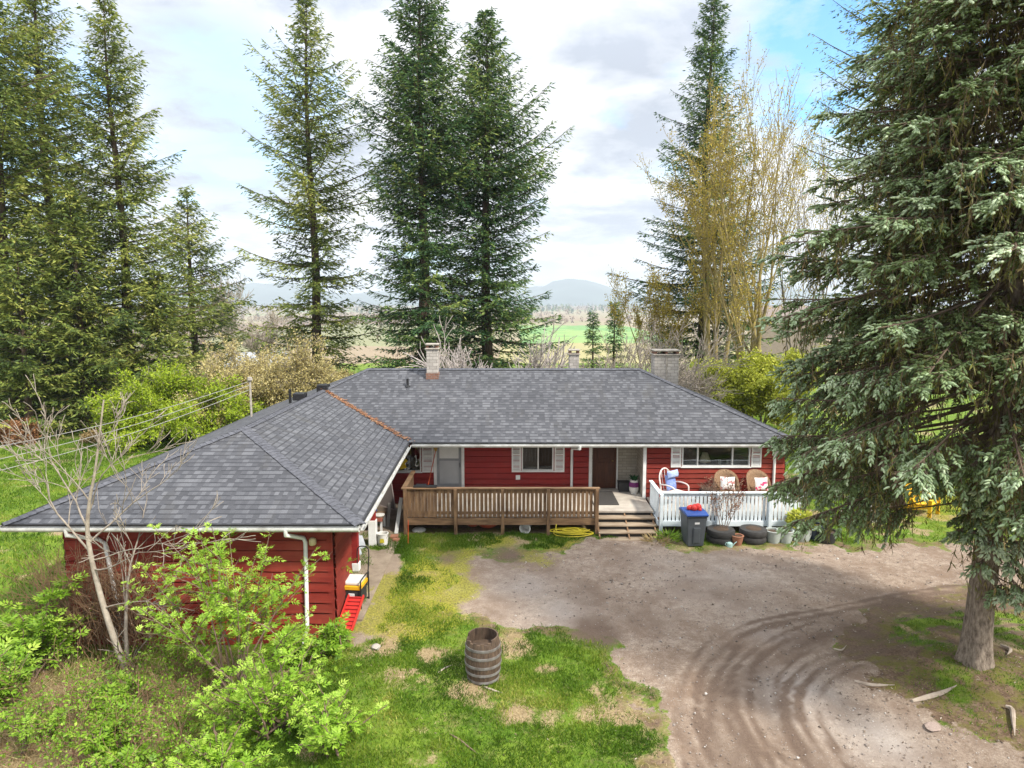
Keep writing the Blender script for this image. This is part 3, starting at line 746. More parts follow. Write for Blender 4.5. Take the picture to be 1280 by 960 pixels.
def window(x0, x1, z0, z1, Y, mull, panels=()):
    w = MB(); t = 0.045; d0, d1 = Y - 0.055, Y + 0.06
    w.box((x0, d0, z0), (x1, d1, z0 + t)).box((x0, d0, z1 - t), (x1, d1, z1))
    w.box((x0, d0, z0 + t), (x0 + t, d1, z1 - t)).box((x1 - t, d0, z0 + t), (x1, d1, z1 - t))
    for m_ in mull: w.box((m_ - 0.022, d0 + .005, z0 + t), (m_ + 0.022, d1 - .01, z1 - t))
    fr = w.build('window', WHITE, house, world=True, bevel=0.004)
    MB().box((x0 - 0.03, Y - 0.085, z0 - 0.035), (x1 + 0.03, Y - 0.03, z0 - 0.002)).build('sill', WHITE, fr, world=True)
    xs = [x0 + t] + [k for m_ in mull for k in (m_ - .022, m_ + .022)] + [x1 - t]
    for i in range(0, len(xs), 2):
        MB().box((xs[i] + .001, Y - 0.012, z0 + t + .001), (xs[i+1] - .001, Y - 0.006, z1 - t - .001)).build('pane', GLASS, fr, world=True)
    for (a, b, zb) in panels:
        m_ = MB(); zz = zb
        while zz < z1 - t: m_.box((a + .01, Y + 0.075, zz), (b - .01, Y + 0.083, min(zz + 0.046, z1 - t))); zz += 0.05
        m_.build('blind', BLIND, fr, world=True)
    return fr
def shutter(x0, x1, z0, z1, Y):
    m_ = MB(); a, b = Y - 0.075, Y - 0.040
    m_.box((x0, a, z0), (x0 + .05, b, z1)).box((x1 - .05, a, z0), (x1, b, z1)).box((x0 + .05, a, z0), (x1 - .05, b, z0 + .07)).box((x0 + .05, a, z1 - .07), (x1 - .05, b, z1))
    mid = z0 + (z1 - z0) * 0.47; m_.box((x0 + .05, a, mid - .03), (x1 - .05, b, mid + .03))
    z = z0 + 0.08
    while z < z1 - 0.1:
        if abs(z + .015 - mid) > 0.05:
            m_.add([(x0+.05, a+.008, z), (x1-.05, a+.008, z), (x1-.05, b-.006, z+.034), (x0+.05, b-.006, z+.034)], [(0, 1, 2, 3)])
        z += 0.036
    m_.box((x0 + .04, b - .004, z0 + .03), (x1 - .04, b - .001, z1 - .03))
    return m_.build('shutter', WHITE, house, world=True)
window(-4.25, -3.12, 1.14, 2.32, YW, [-3.68]); shutter(-3.09, -2.70, 1.12, 2.36, YW)
window(0.33, 1.43, 1.17, 2.42, YW, [0.90], [(0.375, 0.878, 1.22)]); shutter(-0.01, 0.31, 1.13, 2.44, YW); shutter(1.46, 1.80, 1.13, 2.44, YW)
window(5.57, 7.81, 1.58, 2.47, YR, [6.09, 7.23], [(5.615, 6.068, 1.62), (7.252, 7.765, 1.62)]); shutter(5.21, 5.54, 1.56, 2.47, YR); shutter(7.84, 8.17, 1.56, 2.47, YR)
# storm door
d = MB(); x0, x1 = -2.62, -1.71
d.box((x0 - .07, 22.93, FLZ), (x0 + .03, 23.06, 2.66)).box((x1 - .03, 22.93, FLZ), (x1 + .07, 23.06, 2.66)).box((x0 + .03, 22.93, 2.6), (x1 - .03, 23.06, 2.66))
dr = d.build('door', WHITE, house, world=True, bevel=.004); tag(dr, 'white storm door in a white frame')
MB().box((x0 + .035, 22.99, FLZ + .02), (x1 - .035, 23.02, 2.595)).build('door_panel', SCREEN, dr, world=True)
d = MB(); a, b = x0 + .035, x1 - .035
d.box((a, 22.965, FLZ + .02), (a + .09, 22.988, 2.59)).box((b - .09, 22.965, FLZ + .02), (b, 22.988, 2.59)).box((a + .09, 22.965, FLZ + .02), (b - .09, 22.988, FLZ + .16)).box((a + .09, 22.965, 1.52), (b - .09, 22.988, 1.60)).box((a + .09, 22.965, 2.50), (b - .09, 22.988, 2.59))
d.build('door_frame', M('aluminium_trim', (0.30, 0.31, 0.32), (0.22, 0.23, 0.24), 3, 0.4), dr, world=True)
MB().box((a + .09, 22.975, 1.60), (b - .09, 22.986, 2.50)).build('door_pane', M('frosted_pane', (0.72, 0.72, 0.70), (0.62, 0.62, 0.6), 2, 0.25), dr, world=True)
MB().tube([(b - .045, 22.965, 1.3), (b - .045, 22.92, 1.3), (b - .045, 22.92, 1.45), (b - .045, 22.965, 1.45)], 0.011, 6).build('handle', BLACKM, dr, world=True)
# front door
d = MB().box((2.78, 22.96, FLZ), (2.83, 23.08, 2.6)).box((3.53, 22.96, FLZ), (3.58, 23.08, 2.6)).box((2.83, 22.96, 2.56), (3.53, 23.08, 2.6))
d.box((2.83, 23.0, FLZ + .01), (3.53, 23.045, 2.56))
for zz in (FLZ + .2, FLZ + 1.05):
    for k in range(2): d.box((2.93 + k * .30, 22.985, zz), (3.15 + k * .30, 23.0, zz + .7))
dr = d.build('door', DOORW, house, world=True, bevel=.006); tag(dr, 'dark brown panelled front door')
MB().lathe([(0.0, 0), (.028, .005), (.034, .02), (.028, .035), (0.0, .04)], (3.46, 22.975, 1.5), 10).build('handle', M('brass', (0.35, 0.24, 0.08), None, 5, 0.35, metal=0.8), dr, world=True, smooth=True)
MB().box((3.60, 22.94, FLZ), (3.64, 22.99, 2.55)).build('door_trim', WHITE, house, world=True)
# small fittings
MB().box((0.13, 22.93, 0.86), (0.28, 22.965, 1.02)).build('utility_cover', WHITE, house, world=True, bevel=.008)
def downpipe(pts, n='downpipe'): MB().tube(pts, 0.045, 8).build(n, WHITE, house, world=True, smooth=True)
downpipe([(2.18, 21.5, 2.36), (2.18, 21.5, 2.26), (2.06, 22.88, 1.98), (2.05, 22.90, 1.90), (2.05, 22.90, 0.56)])
downpipe([(8.98, 21.5, 2.36), (8.97, 21.5, 2.28), (8.62, 21.86, 2.06), (8.60, 21.88, 1.98), (8.60, 21.88, 0.1)])
downpipe([(-4.62, 13.45, 2.36), (-4.62, 13.45, 2.24), (-4.40, 13.90, 2.02), (-4.37, 13.92, 1.92), (-4.40, 13.92, 0.0), (-4.44, 13.80, -0.16), (-4.52, 13.66, -0.40)])
downpipe([(-9.1, 13.45, 2.36), (-9.1, 13.45, 2.24), (-8.75, 13.9, 2.0), (-8.6, 13.9, 1.9), (-8.25, 13.80, -0.42)])
pl = MB().lathe([(.02, 0.06), (.05, .05), (.075, .02), (.08, -.06), (.06, -.1), (.0, -.12)], (-4.2, 13.86, 1.98), 10).build('porch_lamp', M('lamp_glass', (0.6, 0.5, 0.28), None, 4, 0.3), house, world=True, smooth=True)
tag(pl, 'small round wall lamp under the wing eave')
for (x, y, base) in ((-4.08, 17.1, 0.22), (-4.0, 18.95, 0.75)):
    MB().box((x - .085, y - .085, base), (x + .085, y + .085, 2.60)).build('porch_post', RED, house, world=True, bevel=.006)
    MB().box((x - .11, y - .11, -0.1), (x + .11, y + .11, base)).build('post_base', WHITE, house, world=True, bevel=.008)
MB().box((-4.1, 14.2, 2.35), (-3.95, 21.6, 2.55)).build('porch_beam', RED, house, world=True)
MB().box((-6.2, 14.3, -0.06), (-3.3, 22.9, 0.015)).build('porch_slab', M('slab', (0.30, 0.245, 0.185), (0.17, 0.13, 0.095), 2, 0.9, 0.3, 15), house, world=True)

# chimneys and roof vents
def zmain(y): return E + 0.436 * (y - 21.6)
def chimney(x, y, w, d_, z0, z1, flues, brick_to=None, label=None):
    c = MB().box((x - w/2, y - d_/2, z0), (x + w/2, y + d_/2, z1)).build('chimney', BLOCK, house, world=True, bevel=.01)
    if label: tag(c, label)
    if brick_to: MB().box((x - w/2 - .025, y - d_/2 - .025, z0), (x + w/2 + .025, y + d_/2 + .025, brick_to)).build('brick_base', RBRICK, c, world=True)
    MB().box((x - w/2 - .05, y - d_/2 - .05, z1), (x + w/2 + .05, y + d_/2 + .05, z1 + .05)).build('crown', CAPST, c, world=True, bevel=.012)
    for fx in flues: MB().box((x + fx - .05, y - d_/2 + .02, z1 + .05), (x + fx + .05, y + d_/2 - .02, z1 + .16)).build('cap_brick', RBRICK, c, world=True)
    MB().box((x - w/2 - .04, y - d_/2 - .04, z1 + .16), (x + w/2 + .04, y + d_/2 + .04, z1 + .215)).build('cap_slab', CAPST, c, world=True, bevel=.012)
    return c
chimney(-2.98, 25.55, 0.42, 0.42, 3.8, 5.18, (-.17, .17), 4.30, 'narrow block chimney near the left end of the ridge')
chimney(2.55, 28.1, 0.40, 0.42, 3.0, 4.78, (-.16, .16), None, 'small chimney behind the middle of the ridge')
c = chimney(5.98, 26.6, 0.95, 0.62, 3.5, 4.88, (-.42, 0, .42), None, 'wide block chimney at the right hip')
MB().box((5.95, 26.27, 3.7), (6.01, 26.288, 4.86)).build('seam', CAPST, c, world=True)
y = 24.85; MB().tube([(-3.83, y, zmain(y) - .05), (-3.83, y, zmain(y) + .28)], 0.045, 10).lathe([(.12, 0), (.05, .06)], (-3.83, y, zmain(y) - .01), 10).build('vent_pipe', BLACKM, house, world=True)
MB().tube([(-7.75, 23.6, 3.3), (-7.75, 23.6, 3.92)], 0.05, 10).build('vent_pipe', BLACKM, house, world=True)
for x, y in ((-7.25, 23.1), (-6.9, 24.75)): MB().box((x - .2, y - .2, 3.62), (x + .2, y + .2, 3.86 if y < 24 else 3.95)).build('roof_vent', BLACKM, house, world=True, bevel=.02)

# ================================================================== DECKS AND STEPS
DX0, DX1, DY0, DY1 = -3.22, 2.58, 19.9, 22.93
deck = thing('brown_deck', 'weathered brown wooden deck with slatted railing before the storm door', 'deck', (-0.3, 21.4, 0))
m_ = MB(); y = DY0
while y < DY1 - .05: m_.box((DX0, y, FLZ - .04), (DX1, min(y + .135, DY1), FLZ)); y += .142
m_.build('floor', DECKF, deck, world=True)
MB().box((DX0 - .02, DY0 - .045, FLZ - .26), (DX1 + .02, DY0 - .005, FLZ - .05)).box((DX0 - .03, DY0, FLZ - .26), (DX0 - .002, DY1, FLZ - .05)).build('rim_board', BROWNH, deck, world=True, bevel=.005)
rg = random.Random(8)
m_ = MB(); x = DX0 + .02; k = 0
while x < DX1 - .06:
    w_ = .088; j = rg.uniform(-.006, .006)
    m_.box((x, DY0 - .05 + j * .3, FLZ - .02 + j * 2), (x + w_, DY0 - .025 + j * .3, 1.40)); x += w_ + (.008 if x < -2.35 else .038); k += 1
y = DY0 + .08
while y < DY1 - 1.0: m_.box((DX0 - .05, y, FLZ - .02), (DX0 - .025, y + .09, 1.40)); y += .1
y = 20.45
m_.build('railing', BROWNW, deck, world=True)
MB().box((DX0 - .09, DY0 - .10, 1.40), (DX1 + .05, DY0 + .05, 1.44)).box((DX0 - .09, DY0 + .05, 1.40), (DX0 + .05, DY1 - 1.0, 1.44)).box((DX0 - .02, DY0 - .022, 1.26), (DX1, DY0 + .016, 1.398)).box((DX0 - .02, DY0 - .022, FLZ + .06), (DX1, DY0 + .016, FLZ + .15)).build('rail', BROWNH, deck, world=True, bevel=.006)
for x in (-3.20, -1.69, -0.28, 1.09, 2.54):
    MB().box((x - .05, DY0 - .145 if x > -3 else DY0 - .12, -0.15), (x + .05, DY0 - .052, 1.398)).build('post', BROWNW, deck, world=True, bevel=.006)
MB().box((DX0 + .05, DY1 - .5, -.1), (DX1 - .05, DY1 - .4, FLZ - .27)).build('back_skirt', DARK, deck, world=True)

st = thing('entrance_steps', 'four worn wooden steps up to the front door landing', 'steps', (3.5, 20.3, 0))
MB().box((2.62, 20.42, FLZ - .06), (4.36, 22.96, FLZ)).build('landing', DECKF, st, world=True)
for i in range(4):
    zt = FLZ - .135 * (i + 1) + 0.0; yy = 20.42 - .27 * i
    MB().box((2.58, yy - .30, zt - .045), (4.36 + .06 * i * 0, yy + .02, zt)).build('tread', STEPW, st, world=True, bevel=.008)
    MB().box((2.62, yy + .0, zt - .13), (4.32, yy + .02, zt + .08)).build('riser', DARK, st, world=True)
for x in (2.60, 3.47, 4.30):
    MB().prism([(20.42, FLZ - .08), (20.42, FLZ - .4), (19.5, -.12), (19.36, -.12), (19.38, .02)], x - .02, x + .02, 0).build('stringer', BROWNH, st, world=True)

wd = thing('white_deck', 'pale painted deck with white picket railing on the right of the steps', 'deck', (6.5, 21.0, 0))
WX0, WX1 = 4.44, 8.75
MB().box((WX0, DY0 + .03, FLZ - .06), (WX1, YR - .05, FLZ)).build('floor', DECKF, wd, world=True)
m_ = MB(); x = WX0 + .02
while x < WX1 - .05: m_.box((x, DY0 - .02, .34), (x + .082, DY0, 1.26)); x += .118
y = DY0 + .12
while y < 21.2: m_.box((WX0 - .02, y, .34), (WX0, y + .082, 1.26)); y += .118
m_.build('railing', WDECK, wd, world=True)
MB().box((WX0 - .07, DY0 - .07, 1.26), (WX1 + .05, DY0 + .05, 1.30)).box((WX0 - .07, DY0 + .05, 1.26), (WX0 + .05, 21.25, 1.30)).box((WX0, DY0 + .002, 1.14), (WX1, DY0 + .036, 1.258)).box((WX0, DY0 - .055, .25), (WX1, DY0 - .022, .42)).box((WX0 - .05, DY0, .25), (WX0 - .022, 21.25, .42)).build('rail', WDECK, wd, world=True, bevel=.006)
for x in (4.47, 6.18, 7.72): MB().box((x - .05, DY0 - .15, .08), (x + .05, DY0 - .057, 1.255)).build('post', WDECK, wd, world=True, bevel=.005)
for x in (4.47, 6.18, 7.72, 8.7): MB().box((x - .06, DY0 + .04, -.15), (x + .06, DY0 + .16, FLZ - .07)).build('footing_post', BROWNW, wd, world=True)
# ================================================================== LOOSE THINGS
TERRA = M('terracotta', (0.36, 0.17, 0.10), (0.24, 0.11, 0.07), 6, 0.85)
TYRE = M('tyre_rubber', (0.050, 0.048, 0.046), (0.028, 0.027, 0.026), 9, 0.85, 0.4, 50)
SOIL = M('potting_soil', (0.09, 0.06, 0.04), (0.045, 0.03, 0.02), 12, 0.95, 0.5, 30)
PALEPOT = M('pale_glazed_pot', (0.42, 0.46, 0.43), (0.30, 0.33, 0.31), 4, 0.5)
NAVY = M('navy_pot', (0.035, 0.05, 0.085), (0.02, 0.03, 0.05), 5, 0.45)
WOODG = M('grey_barrel_stave', (0.145, 0.098, 0.066), (0.045, 0.030, 0.022), 2.2, 0.85, 0.5, 30, stretch=(7, 7, 0.9))
HOOP = M('galvanised_hoop', (0.27, 0.26, 0.25), (0.12, 0.10, 0.085), 6, 0.65, metal=0.3)
REDP = M('red_plastic', (0.55, 0.035, 0.03), (0.42, 0.025, 0.02), 5, 0.45)
YEL = M('yellow_plastic', (0.72, 0.42, 0.02), (0.55, 0.30, 0.015), 4, 0.5)
LEMON = M('lemon_plastic', (0.62, 0.52, 0.04), (0.45, 0.37, 0.03), 4, 0.5)
WPLAS = M('white_plastic', (0.70, 0.69, 0.65), (0.55, 0.54, 0.50), 5, 0.5)
WICK = M('wicker', (0.30, 0.19, 0.11), (0.14, 0.085, 0.05), 30, 0.75, 0.6, 60)
TWIGM = M('bare_twig', (0.22, 0.15, 0.11), (0.12, 0.08, 0.06), 8, 0.85)
GREYM = M('grey_mesh_panel', (0.115, 0.095, 0.085), (0.085, 0.07, 0.065), 3, 0.8)
BLUEB = M('blue_plastic', (0.02, 0.07, 0.28), (0.015, 0.05, 0.2), 4, 0.4)

# open oak barrel
BX, BY = gp(604, 846); BZ = hz1(BX, BY)
b = thing('barrel', 'weathered open topped oak barrel standing on the lawn', 'barrel', (BX, BY, BZ - .01))
prof = lambda z: 0.285 + 0.055 * math.sin(PI * (z / 0.86))
m_ = MB(); n = 26
for k in range(n):
    t0, t1 = 2 * PI * (k + .02) / n, 2 * PI * (k + .98) / n
    zt = 0.85
    if -2.1 < (t0 + t1) / 2 - 2 * PI + PI / 2 - .2 < .4: zt = 0.79 + 0.02 * math.sin(k * 3.1)
    rows = [zt * i / 8 for i in range(9)]; V_ = []
    for z in rows:
        for rr in (prof(z), prof(z) - .026):
            for t in (t0, t1): V_.append((rr * math.cos(t), rr * math.sin(t), z))
    F_ = []
    for i in range(8):
        a, c = i * 4, i * 4 + 4
        F_ += [(a, a+1, c+1, c), (a+2, c+2, c+3, a+3), (a, c, c+2, a+2), (a+1, a+3, c+3, c+1)]
    F_ += [(0, 2, 3, 1), (32, 33, 35, 34)]
    m_.add(V_, F_)
m_.build('staves', WOODG, b)
for zc_ in (0.05, 0.20, 0.35, 0.52, 0.67):
    r = prof(zc_) + .004; w_ = .026
    MB().lathe([(r - .006, -w_), (r + .003, -w_), (r + .006, 0), (r + .003, w_), (r - .006, w_)], (0, 0, zc_), 30, False, False).build('hoop', HOOP, b, smooth=True)
MB().lathe([(0.0, .62), (.26, .62)], (0, 0, 0), 24, False, False).build('barrel_fill', SOIL, b)
rimm = MB(); rimm.lathe([(prof(.6) - .03, .6), (prof(.9) - .03, .9)], (0, 0, 0), 26, False, False)

# wheelie bin
X, Y = gp(869, 684); Z = hz1(X, Y)
w = thing('wheelie_bin', 'dark grey wheelie bin with a blue lid by the white deck', 'bin', (X, Y + .3, Z), R(4))
def tap(b, t, z0, z1, yo0=0, yo1=0):
    V_ = [(-b[0], -b[1]+yo0, z0), (b[0], -b[1]+yo0, z0), (b[0], b[1]+yo0, z0), (-b[0], b[1]+yo0, z0), (-t[0], -t[1]+yo1, z1), (t[0], -t[1]+yo1, z1), (t[0], t[1]+yo1, z1), (-t[0], t[1]+yo1, z1)]
    return V_, [(0,3,2,1),(4,5,6,7),(0,1,5,4),(1,2,6,5),(2,3,7,6),(3,0,4,7)]
BINM = M('bin_plastic', (0.075, 0.085, 0.095), (0.055, 0.062, 0.07), 3, 0.5)
m_ = MB().add(*tap((.23, .27), (.29, .35), .03, .92)).add(*tap((.31, .37), (.32, .38), .90, .945))
m_.add(*tap((.10, .02), (.10, .03), .12, .60, -.285, -.335))
m_.build('body', BINM, w, bevel=.02, seg=2)
m_ = MB().prism([(-.40, .945), (-.40, .985), (-.15, 1.03), (.30, 1.02), (.38, .985), (.38, .945)], -.315, .315, 0); m_.build('lid', BLUEB, w, bevel=.012, seg=2)
MB().tube([(-.26, .42, .93), (.26, .42, .93)], .018, 8).build('handle', BINM, w)
for s in (-1, 1): MB().tube([(s * .23, .27, .10), (s * .30, .27, .10)], .10, 14).build('wheel', BLACK, w)
LBL = M('white_label', (0.7, 0.7, 0.7), (0.6, 0.6, 0.6), 5, 0.5)
MB().add([(-.07, -.343, .70), (.07, -.343, .70), (.07, -.352, .76), (-.07, -.352, .76)], [(0, 1, 2, 3)]).build('bin_label', LBL, w)
MB().add([(-.085, -.325, .44), (.06, -.325, .44), (.06, -.328, .465), (-.085, -.328, .465)], [(0, 1, 2, 3)]).build('bin_label', LBL, w)
m_ = MB()
for i, (dx, dy, r) in enumerate(((-.12, .0, .085), (.0, -.05, .10), (.12, .0, .115), (.05, .09, .09), (-.06, .08, .08), (.16, -.08, .06))):
    m_.lathe([(0, -r*.9), (r*.7, -r*.7), (r, -.1*r), (r*.8, .55*r), (r*.3, .9*r), (0, .93*r)], (X + dx, Y + .3 + dy, Z + 1.0 + r * .9), 9, False, False)
tag(m_.build('plastic_bag', REDP, None, smooth=True), 'crumpled red plastic bag lying on the bin lid', 'bag')

# tyre planters and pots along the white deck
def put(u, v): p = gp(u, v); return p[0], p[1], hz1(*p)
def tyre_planter(u, v, r, h, label):
    x, y, z = put(u, v); y += r * .8
    t = thing('tyre_planter', label, 'planter', (x, y, z), group='old tyres used as planters')
    m_ = MB(); k = 2
    for i in range(k):
        hh = h / k; m_.lathe([(r*.72, i*hh), (r*.95, i*hh+.01), (r, i*hh+hh*.3), (r, i*hh+hh*.7), (r*.95, i*hh+hh-.01), (r*.72, i*hh+hh-.004)], (0.02 * i, 0, 0), 22, True, i == k - 1)
    m_.build('tyre', TYRE, t, smooth=True)
    MB().lathe([(0, h + .03), (r * .4, h + .02), (r * .74, h - .03)], (0.02, 0, 0), 18, False, False).build('soil', SOIL, t)
    return t
tyre_planter(904, 681, .40, .40, 'stacked black tyre planter holding tall bare twigs beside the bin')
tyre_planter(945, 681, .40, .38, 'stacked black tyre planter right of the terracotta pot')
def pot(u, v, r0, r1, h, mat, label, group=None, nm='plant_pot', sub=True):
    x, y, z = put(u, v); y += r0
    t = thing(nm, label, 'plant pot', (x, y, z), group=group)
    MB().lathe([(r0, 0), ((r0+r1)*.53, h*.5), (r1, h*.92), (r1+.015, h*.93), (r1+.015, h), (r1-.025, h), (r1-.03, h*.86)], (0, 0, 0), 20, True, False).build('pot_body', mat, t, smooth=True)
    MB().lathe([(0, h*.88), (r1 - .03, h*.86)], (0, 0, 0), 16, False, False).build('soil', SOIL, t)
    return t
pot(923, 682, .12, .17, .28, TERRA, 'small terracotta pot between two tyre planters')
pot(969, 680, .17, .23, .36, PALEPOT, 'pale grey green pot right beside the second tyre planter', 'pots in a row by the driveway')
pot(984, 680, .17, .23, .36, PALEPOT, 'pale grey green pot in the middle of three pale pots', 'pots in a row by the driveway')
py_ = pot(1005, 677, .24, .30, .38, PALEPOT, 'wide pale grey green pot with a yellow green shrub', 'pots in a row by the driveway')
pot(1022, 676, .18, .22, .46, NAVY, 'tall dark navy pot behind the low black tub', 'pots in a row by the driveway')
pot(1037, 680, .23, .28, .34, BLACK, 'low black tub at the right end of the pot row', 'pots in a row by the driveway')
x, y, z = put(912, 683)
t = thing('watering_can', 'small pale green watering can by the terracotta pot', 'watering can', (x, y, z))
MB().lathe([(.08, 0), (.085, .1), (.06, .13)], (0, 0, 0), 12).build('can_body', M('pale_mint', (0.42, 0.62, 0.58), None, 4, 0.5), t)
MB().tube([(.08, 0, .03), (.16, 0, .12), (.2, 0, .15)], .014, 6).build('spout', bpy.data.materials['pale_mint'], t)
MB().tube([(-.08, 0, .03), (-.13, 0, .07), (-.1, 0, .13), (-.05, 0, .13)], .009, 6).build('handle', bpy.data.materials['pale_mint'], t)

# chairs on the white deck
def wicker(x, y, rz, label):
    c = thing('wicker_chair', label, 'chair', (x, y, FLZ), rz, 'round backed wicker chairs on the white deck')
    MB().lathe([(0, .36), (.26, .36), (.30, .39), (.28, .43), (0, .43)], (0, 0, 0), 18, False, False).build('seat', WICK, c, smooth=True)
    m_ = MB(); n = 15; rows = 7; V_ = []
    for i in range(n):
        a = -PI * .02 + PI * 1.04 * i / (n - 1)
        for j in range(rows):
            f = j / (rows - 1); top = .40 + .58 * (max(0, math.sin(a)) ** .55); zz = .40 + (top - .40) * f
            rr = .29 + .09 * f + .05 * max(0, math.sin(a)) * f
            V_.append((rr * math.cos(a), rr * math.sin(a) * .95 - .02, zz))
    m_.add(V_, [(i*rows+j, (i+1)*rows+j, (i+1)*rows+j+1, i*rows+j+1) for i in range(n-1) for j in range(rows-1)])
    o = m_.build('backrest', WICK, c, smooth=True); sd_ = o.modifiers.new('thick', 'SOLIDIFY'); sd_.thickness = .03
    MB().tube([V_[i * rows + rows - 1] for i in range(n)], .022, 6).build('rim', WICK, c, smooth=True)
    for sx in (-1, 1):
        for sy in (-1, 1): MB().tube([(sx*.20, sy*.18, .37), (sx*.24, sy*.22, 0)], .02, 6).build('leg', WICK, c)
    return c
def pillow(name, x, y, z, w_, h_, th, rx, rz, mat, label):
    m_ = MB(); n = 9; V_ = []; F_ = []
    for s in (1, -1):
        for i in range(n):
            for j in range(n):
                a, c = 2*i/(n-1)-1, 2*j/(n-1)-1
                k = ((1-abs(a)**3)*(1-abs(c)**3)); pin = 1 - .10*(1-abs(a))*abs(c)**2 - 0
                V_.append((a*w_/2*(1-.07*(1-c*c)*abs(a)), s*th/2*k**.6, c*h_/2*(1-.07*(1-a*a)*abs(c))))
    for s in range(2):
        for i in range(n-1):
            for j in range(n-1):
                q = s*n*n; F_.append((q+i*n+j, q+(i+1)*n+j, q+(i+1)*n+j+1, q+i*n+j+1)[::1 if s else -1])
    m_.add(V_, F_); o = m_.build(name, mat, None, smooth=True); o.location = (x, y, z); o.rotation_euler = (rx, 0, rz)
    return tag(o, label, 'cushion')
def floral(name, flower, sc):
    m, nt, out = new_mat(name); tc = nd(nt, 'ShaderNodeTexCoord').outputs['Object']
    col = mixc(nt, ramp(nt, noise(nt, tc, sc, 3), [(0.52, (0, 0, 0)), (0.58, (1, 1, 1))]), (0.78, 0.76, 0.72), flower)
    p = nd(nt, 'ShaderNodeBsdfPrincipled', Base__Color=col, Roughness=0.85); nt.links.new(p.outputs[0], out.inputs[0]); return m
cx, cy, _ = yp(908, 610, 21.3); wicker(cx, cy, R(-6), 'wicker chair holding a pink patterned cushion, left of the pair')
pillow('cushion', cx, cy - .10, FLZ + .66, .46, .42, .16, R(-14), R(-6), floral('pink_pattern', (0.55, 0.22, 0.22), 9), 'white cushion with faded pink pattern on the left wicker chair')
cx, cy, _ = yp(949, 610, 21.3); wicker(cx, cy, R(8), 'wicker chair holding a magenta flower cushion, nearest the spruce')
pillow('cushion', cx + .02, cy - .12, FLZ + .64, .44, .42, .16, R(-14), R(8), floral('magenta_flower', (0.62, 0.03, 0.12), 5), 'white cushion with a magenta flower on the right wicker chair')
# white cane chair with a blue blanket
x, y, _ = yp(842, 612, 21.15)
c = thing('cane_chair', 'white cane garden chair draped with blue cushions', 'chair', (x, y, FLZ), R(38))
CANE = M('white_cane', (0.72, 0.66, 0.62), (0.6, 0.5, 0.46), 6, 0.5)
arch = [(-.28, .25, .05), (-.29, .28, .5), (-.27, .36, .85), (-.15, .40, 1.03), (0, .41, 1.08), (.15, .40, 1.03), (.27, .36, .85), (.29, .28, .5), (.28, .25, .05)]
m_ = MB().tube(smooth_line(arch, 4), .024, 7)
for k in (-.14, 0, .14): m_.tube([(k, .27, .42), (k * 1.05, .37, .85), (k, .395, 1.04)], .012, 6)
m_.build('backrest', CANE, c, smooth=True)
MB().prism([(-.28, -.26), (.28, -.26), (.28, .28), (-.28, .28)], .38, .42).build('seat', CANE, c, bevel=.015)
for s in (-1, 1):
    MB().tube(smooth_line([(s*.29, .30, .62), (s*.34, 0, .66), (s*.34, -.28, .62), (s*.32, -.34, .45), (s*.30, -.30, .02)], 4), .022, 7).build('arm', CANE, c, smooth=True)
    MB().tube([(s*.26, .24, .4), (s*.26, .28, 0)], .02, 6).build('leg', CANE, c)
BLUEF = M('blue_fabric', (0.10, 0.16, 0.42), (0.28, 0.36, 0.62), 14, 0.9)
pillow('cushion', x - .07, y + .12, FLZ + .68, .46, .50, .20, R(-14), R(38), BLUEF, 'blue patterned cushion leaning on the white cane chair')
pillow('cushion', x - .02, y + .10, FLZ + .95, .50, .24, .24, R(-8), R(36), M('pale_blue_fabric', (0.22, 0.30, 0.55), (0.42, 0.48, 0.66), 12, 0.9), 'rolled pale blue blanket on top of the cane chair cushion')

# low plant stand with dry stems between the chairs
x, y, _ = yp(886, 612, 21.3)
t = thing('planter_box', 'dark planter with dry stems between the deck chairs', 'planter', (x, y, FLZ))
MB().add(*tap((.22, .15), (.26, .18), 0, .42)).build('box_body', M('dark_planter', (0.07, 0.045, 0.035), None, 5, 0.8), t, bevel=.01)
nr = np.random.default_rng(3); n = 60; a = nr.uniform(0, 2*PI, n); l = nr.uniform(.15, .42, n)
P0 = np.stack([nr.uniform(-.2, .2, n), nr.uniform(-.13, .13, n), np.full(n, .4)], 1); P1 = P0 + np.stack([np.cos(a)*l*.7, np.sin(a)*l*.5, l*.6], 1)
V_, F_ = segs_mesh(P0, P1, np.full(n, .009), np.full(n, .004), 3); link('dry_stems', np_mesh('dry_stems', V_, F_), TWIGM, t)

# things in the entry
x0 = 3.9
t = thing('storage_crate', 'dark crate against the pale brick by the front door', 'crate', (3.80, 22.65, FLZ))
MB().add(*tap((.17, .14), (.19, .16), 0, .30)).build('crate_body', BLACK, t, bevel=.01); MB().box((-.2, -.17, .30), (.2, .17, .325)).build('crate_rim', BLACK, t)
t = thing('plant_pot', 'white pot with purple band and green leaves in the entry', 'plant pot', (4.10, 22.35, FLZ))
MB().lathe([(.11, 0), (.16, .12), (.165, .30), (.13, .42), (.14, .46), (.11, .46)], (0, 0, 0), 16).build('pot_body', WPLAS, t, smooth=True)
MB().lathe([(.168, .24), (.17, .30), (.148, .40)], (0, 0, 0), 16, False, False).build('band', M('purple', (0.16, 0.02, 0.13), None, 5, 0.5), t, smooth=True)
n = 40; a = nr.uniform(0, 2*PI, n); P = np.zeros((n, 3)); P[:, 2] = .44; D = np.stack([np.cos(a)*.7, np.sin(a)*.7, nr.uniform(.4, 1.2, n)], 1)
Vv, Ff, Tt = cards(P, D, nr.normal(0, 1, (n, 3)), nr.uniform(.15, .3, n), nr.uniform(.05, .09, n), nr.uniform(0, 1, n))
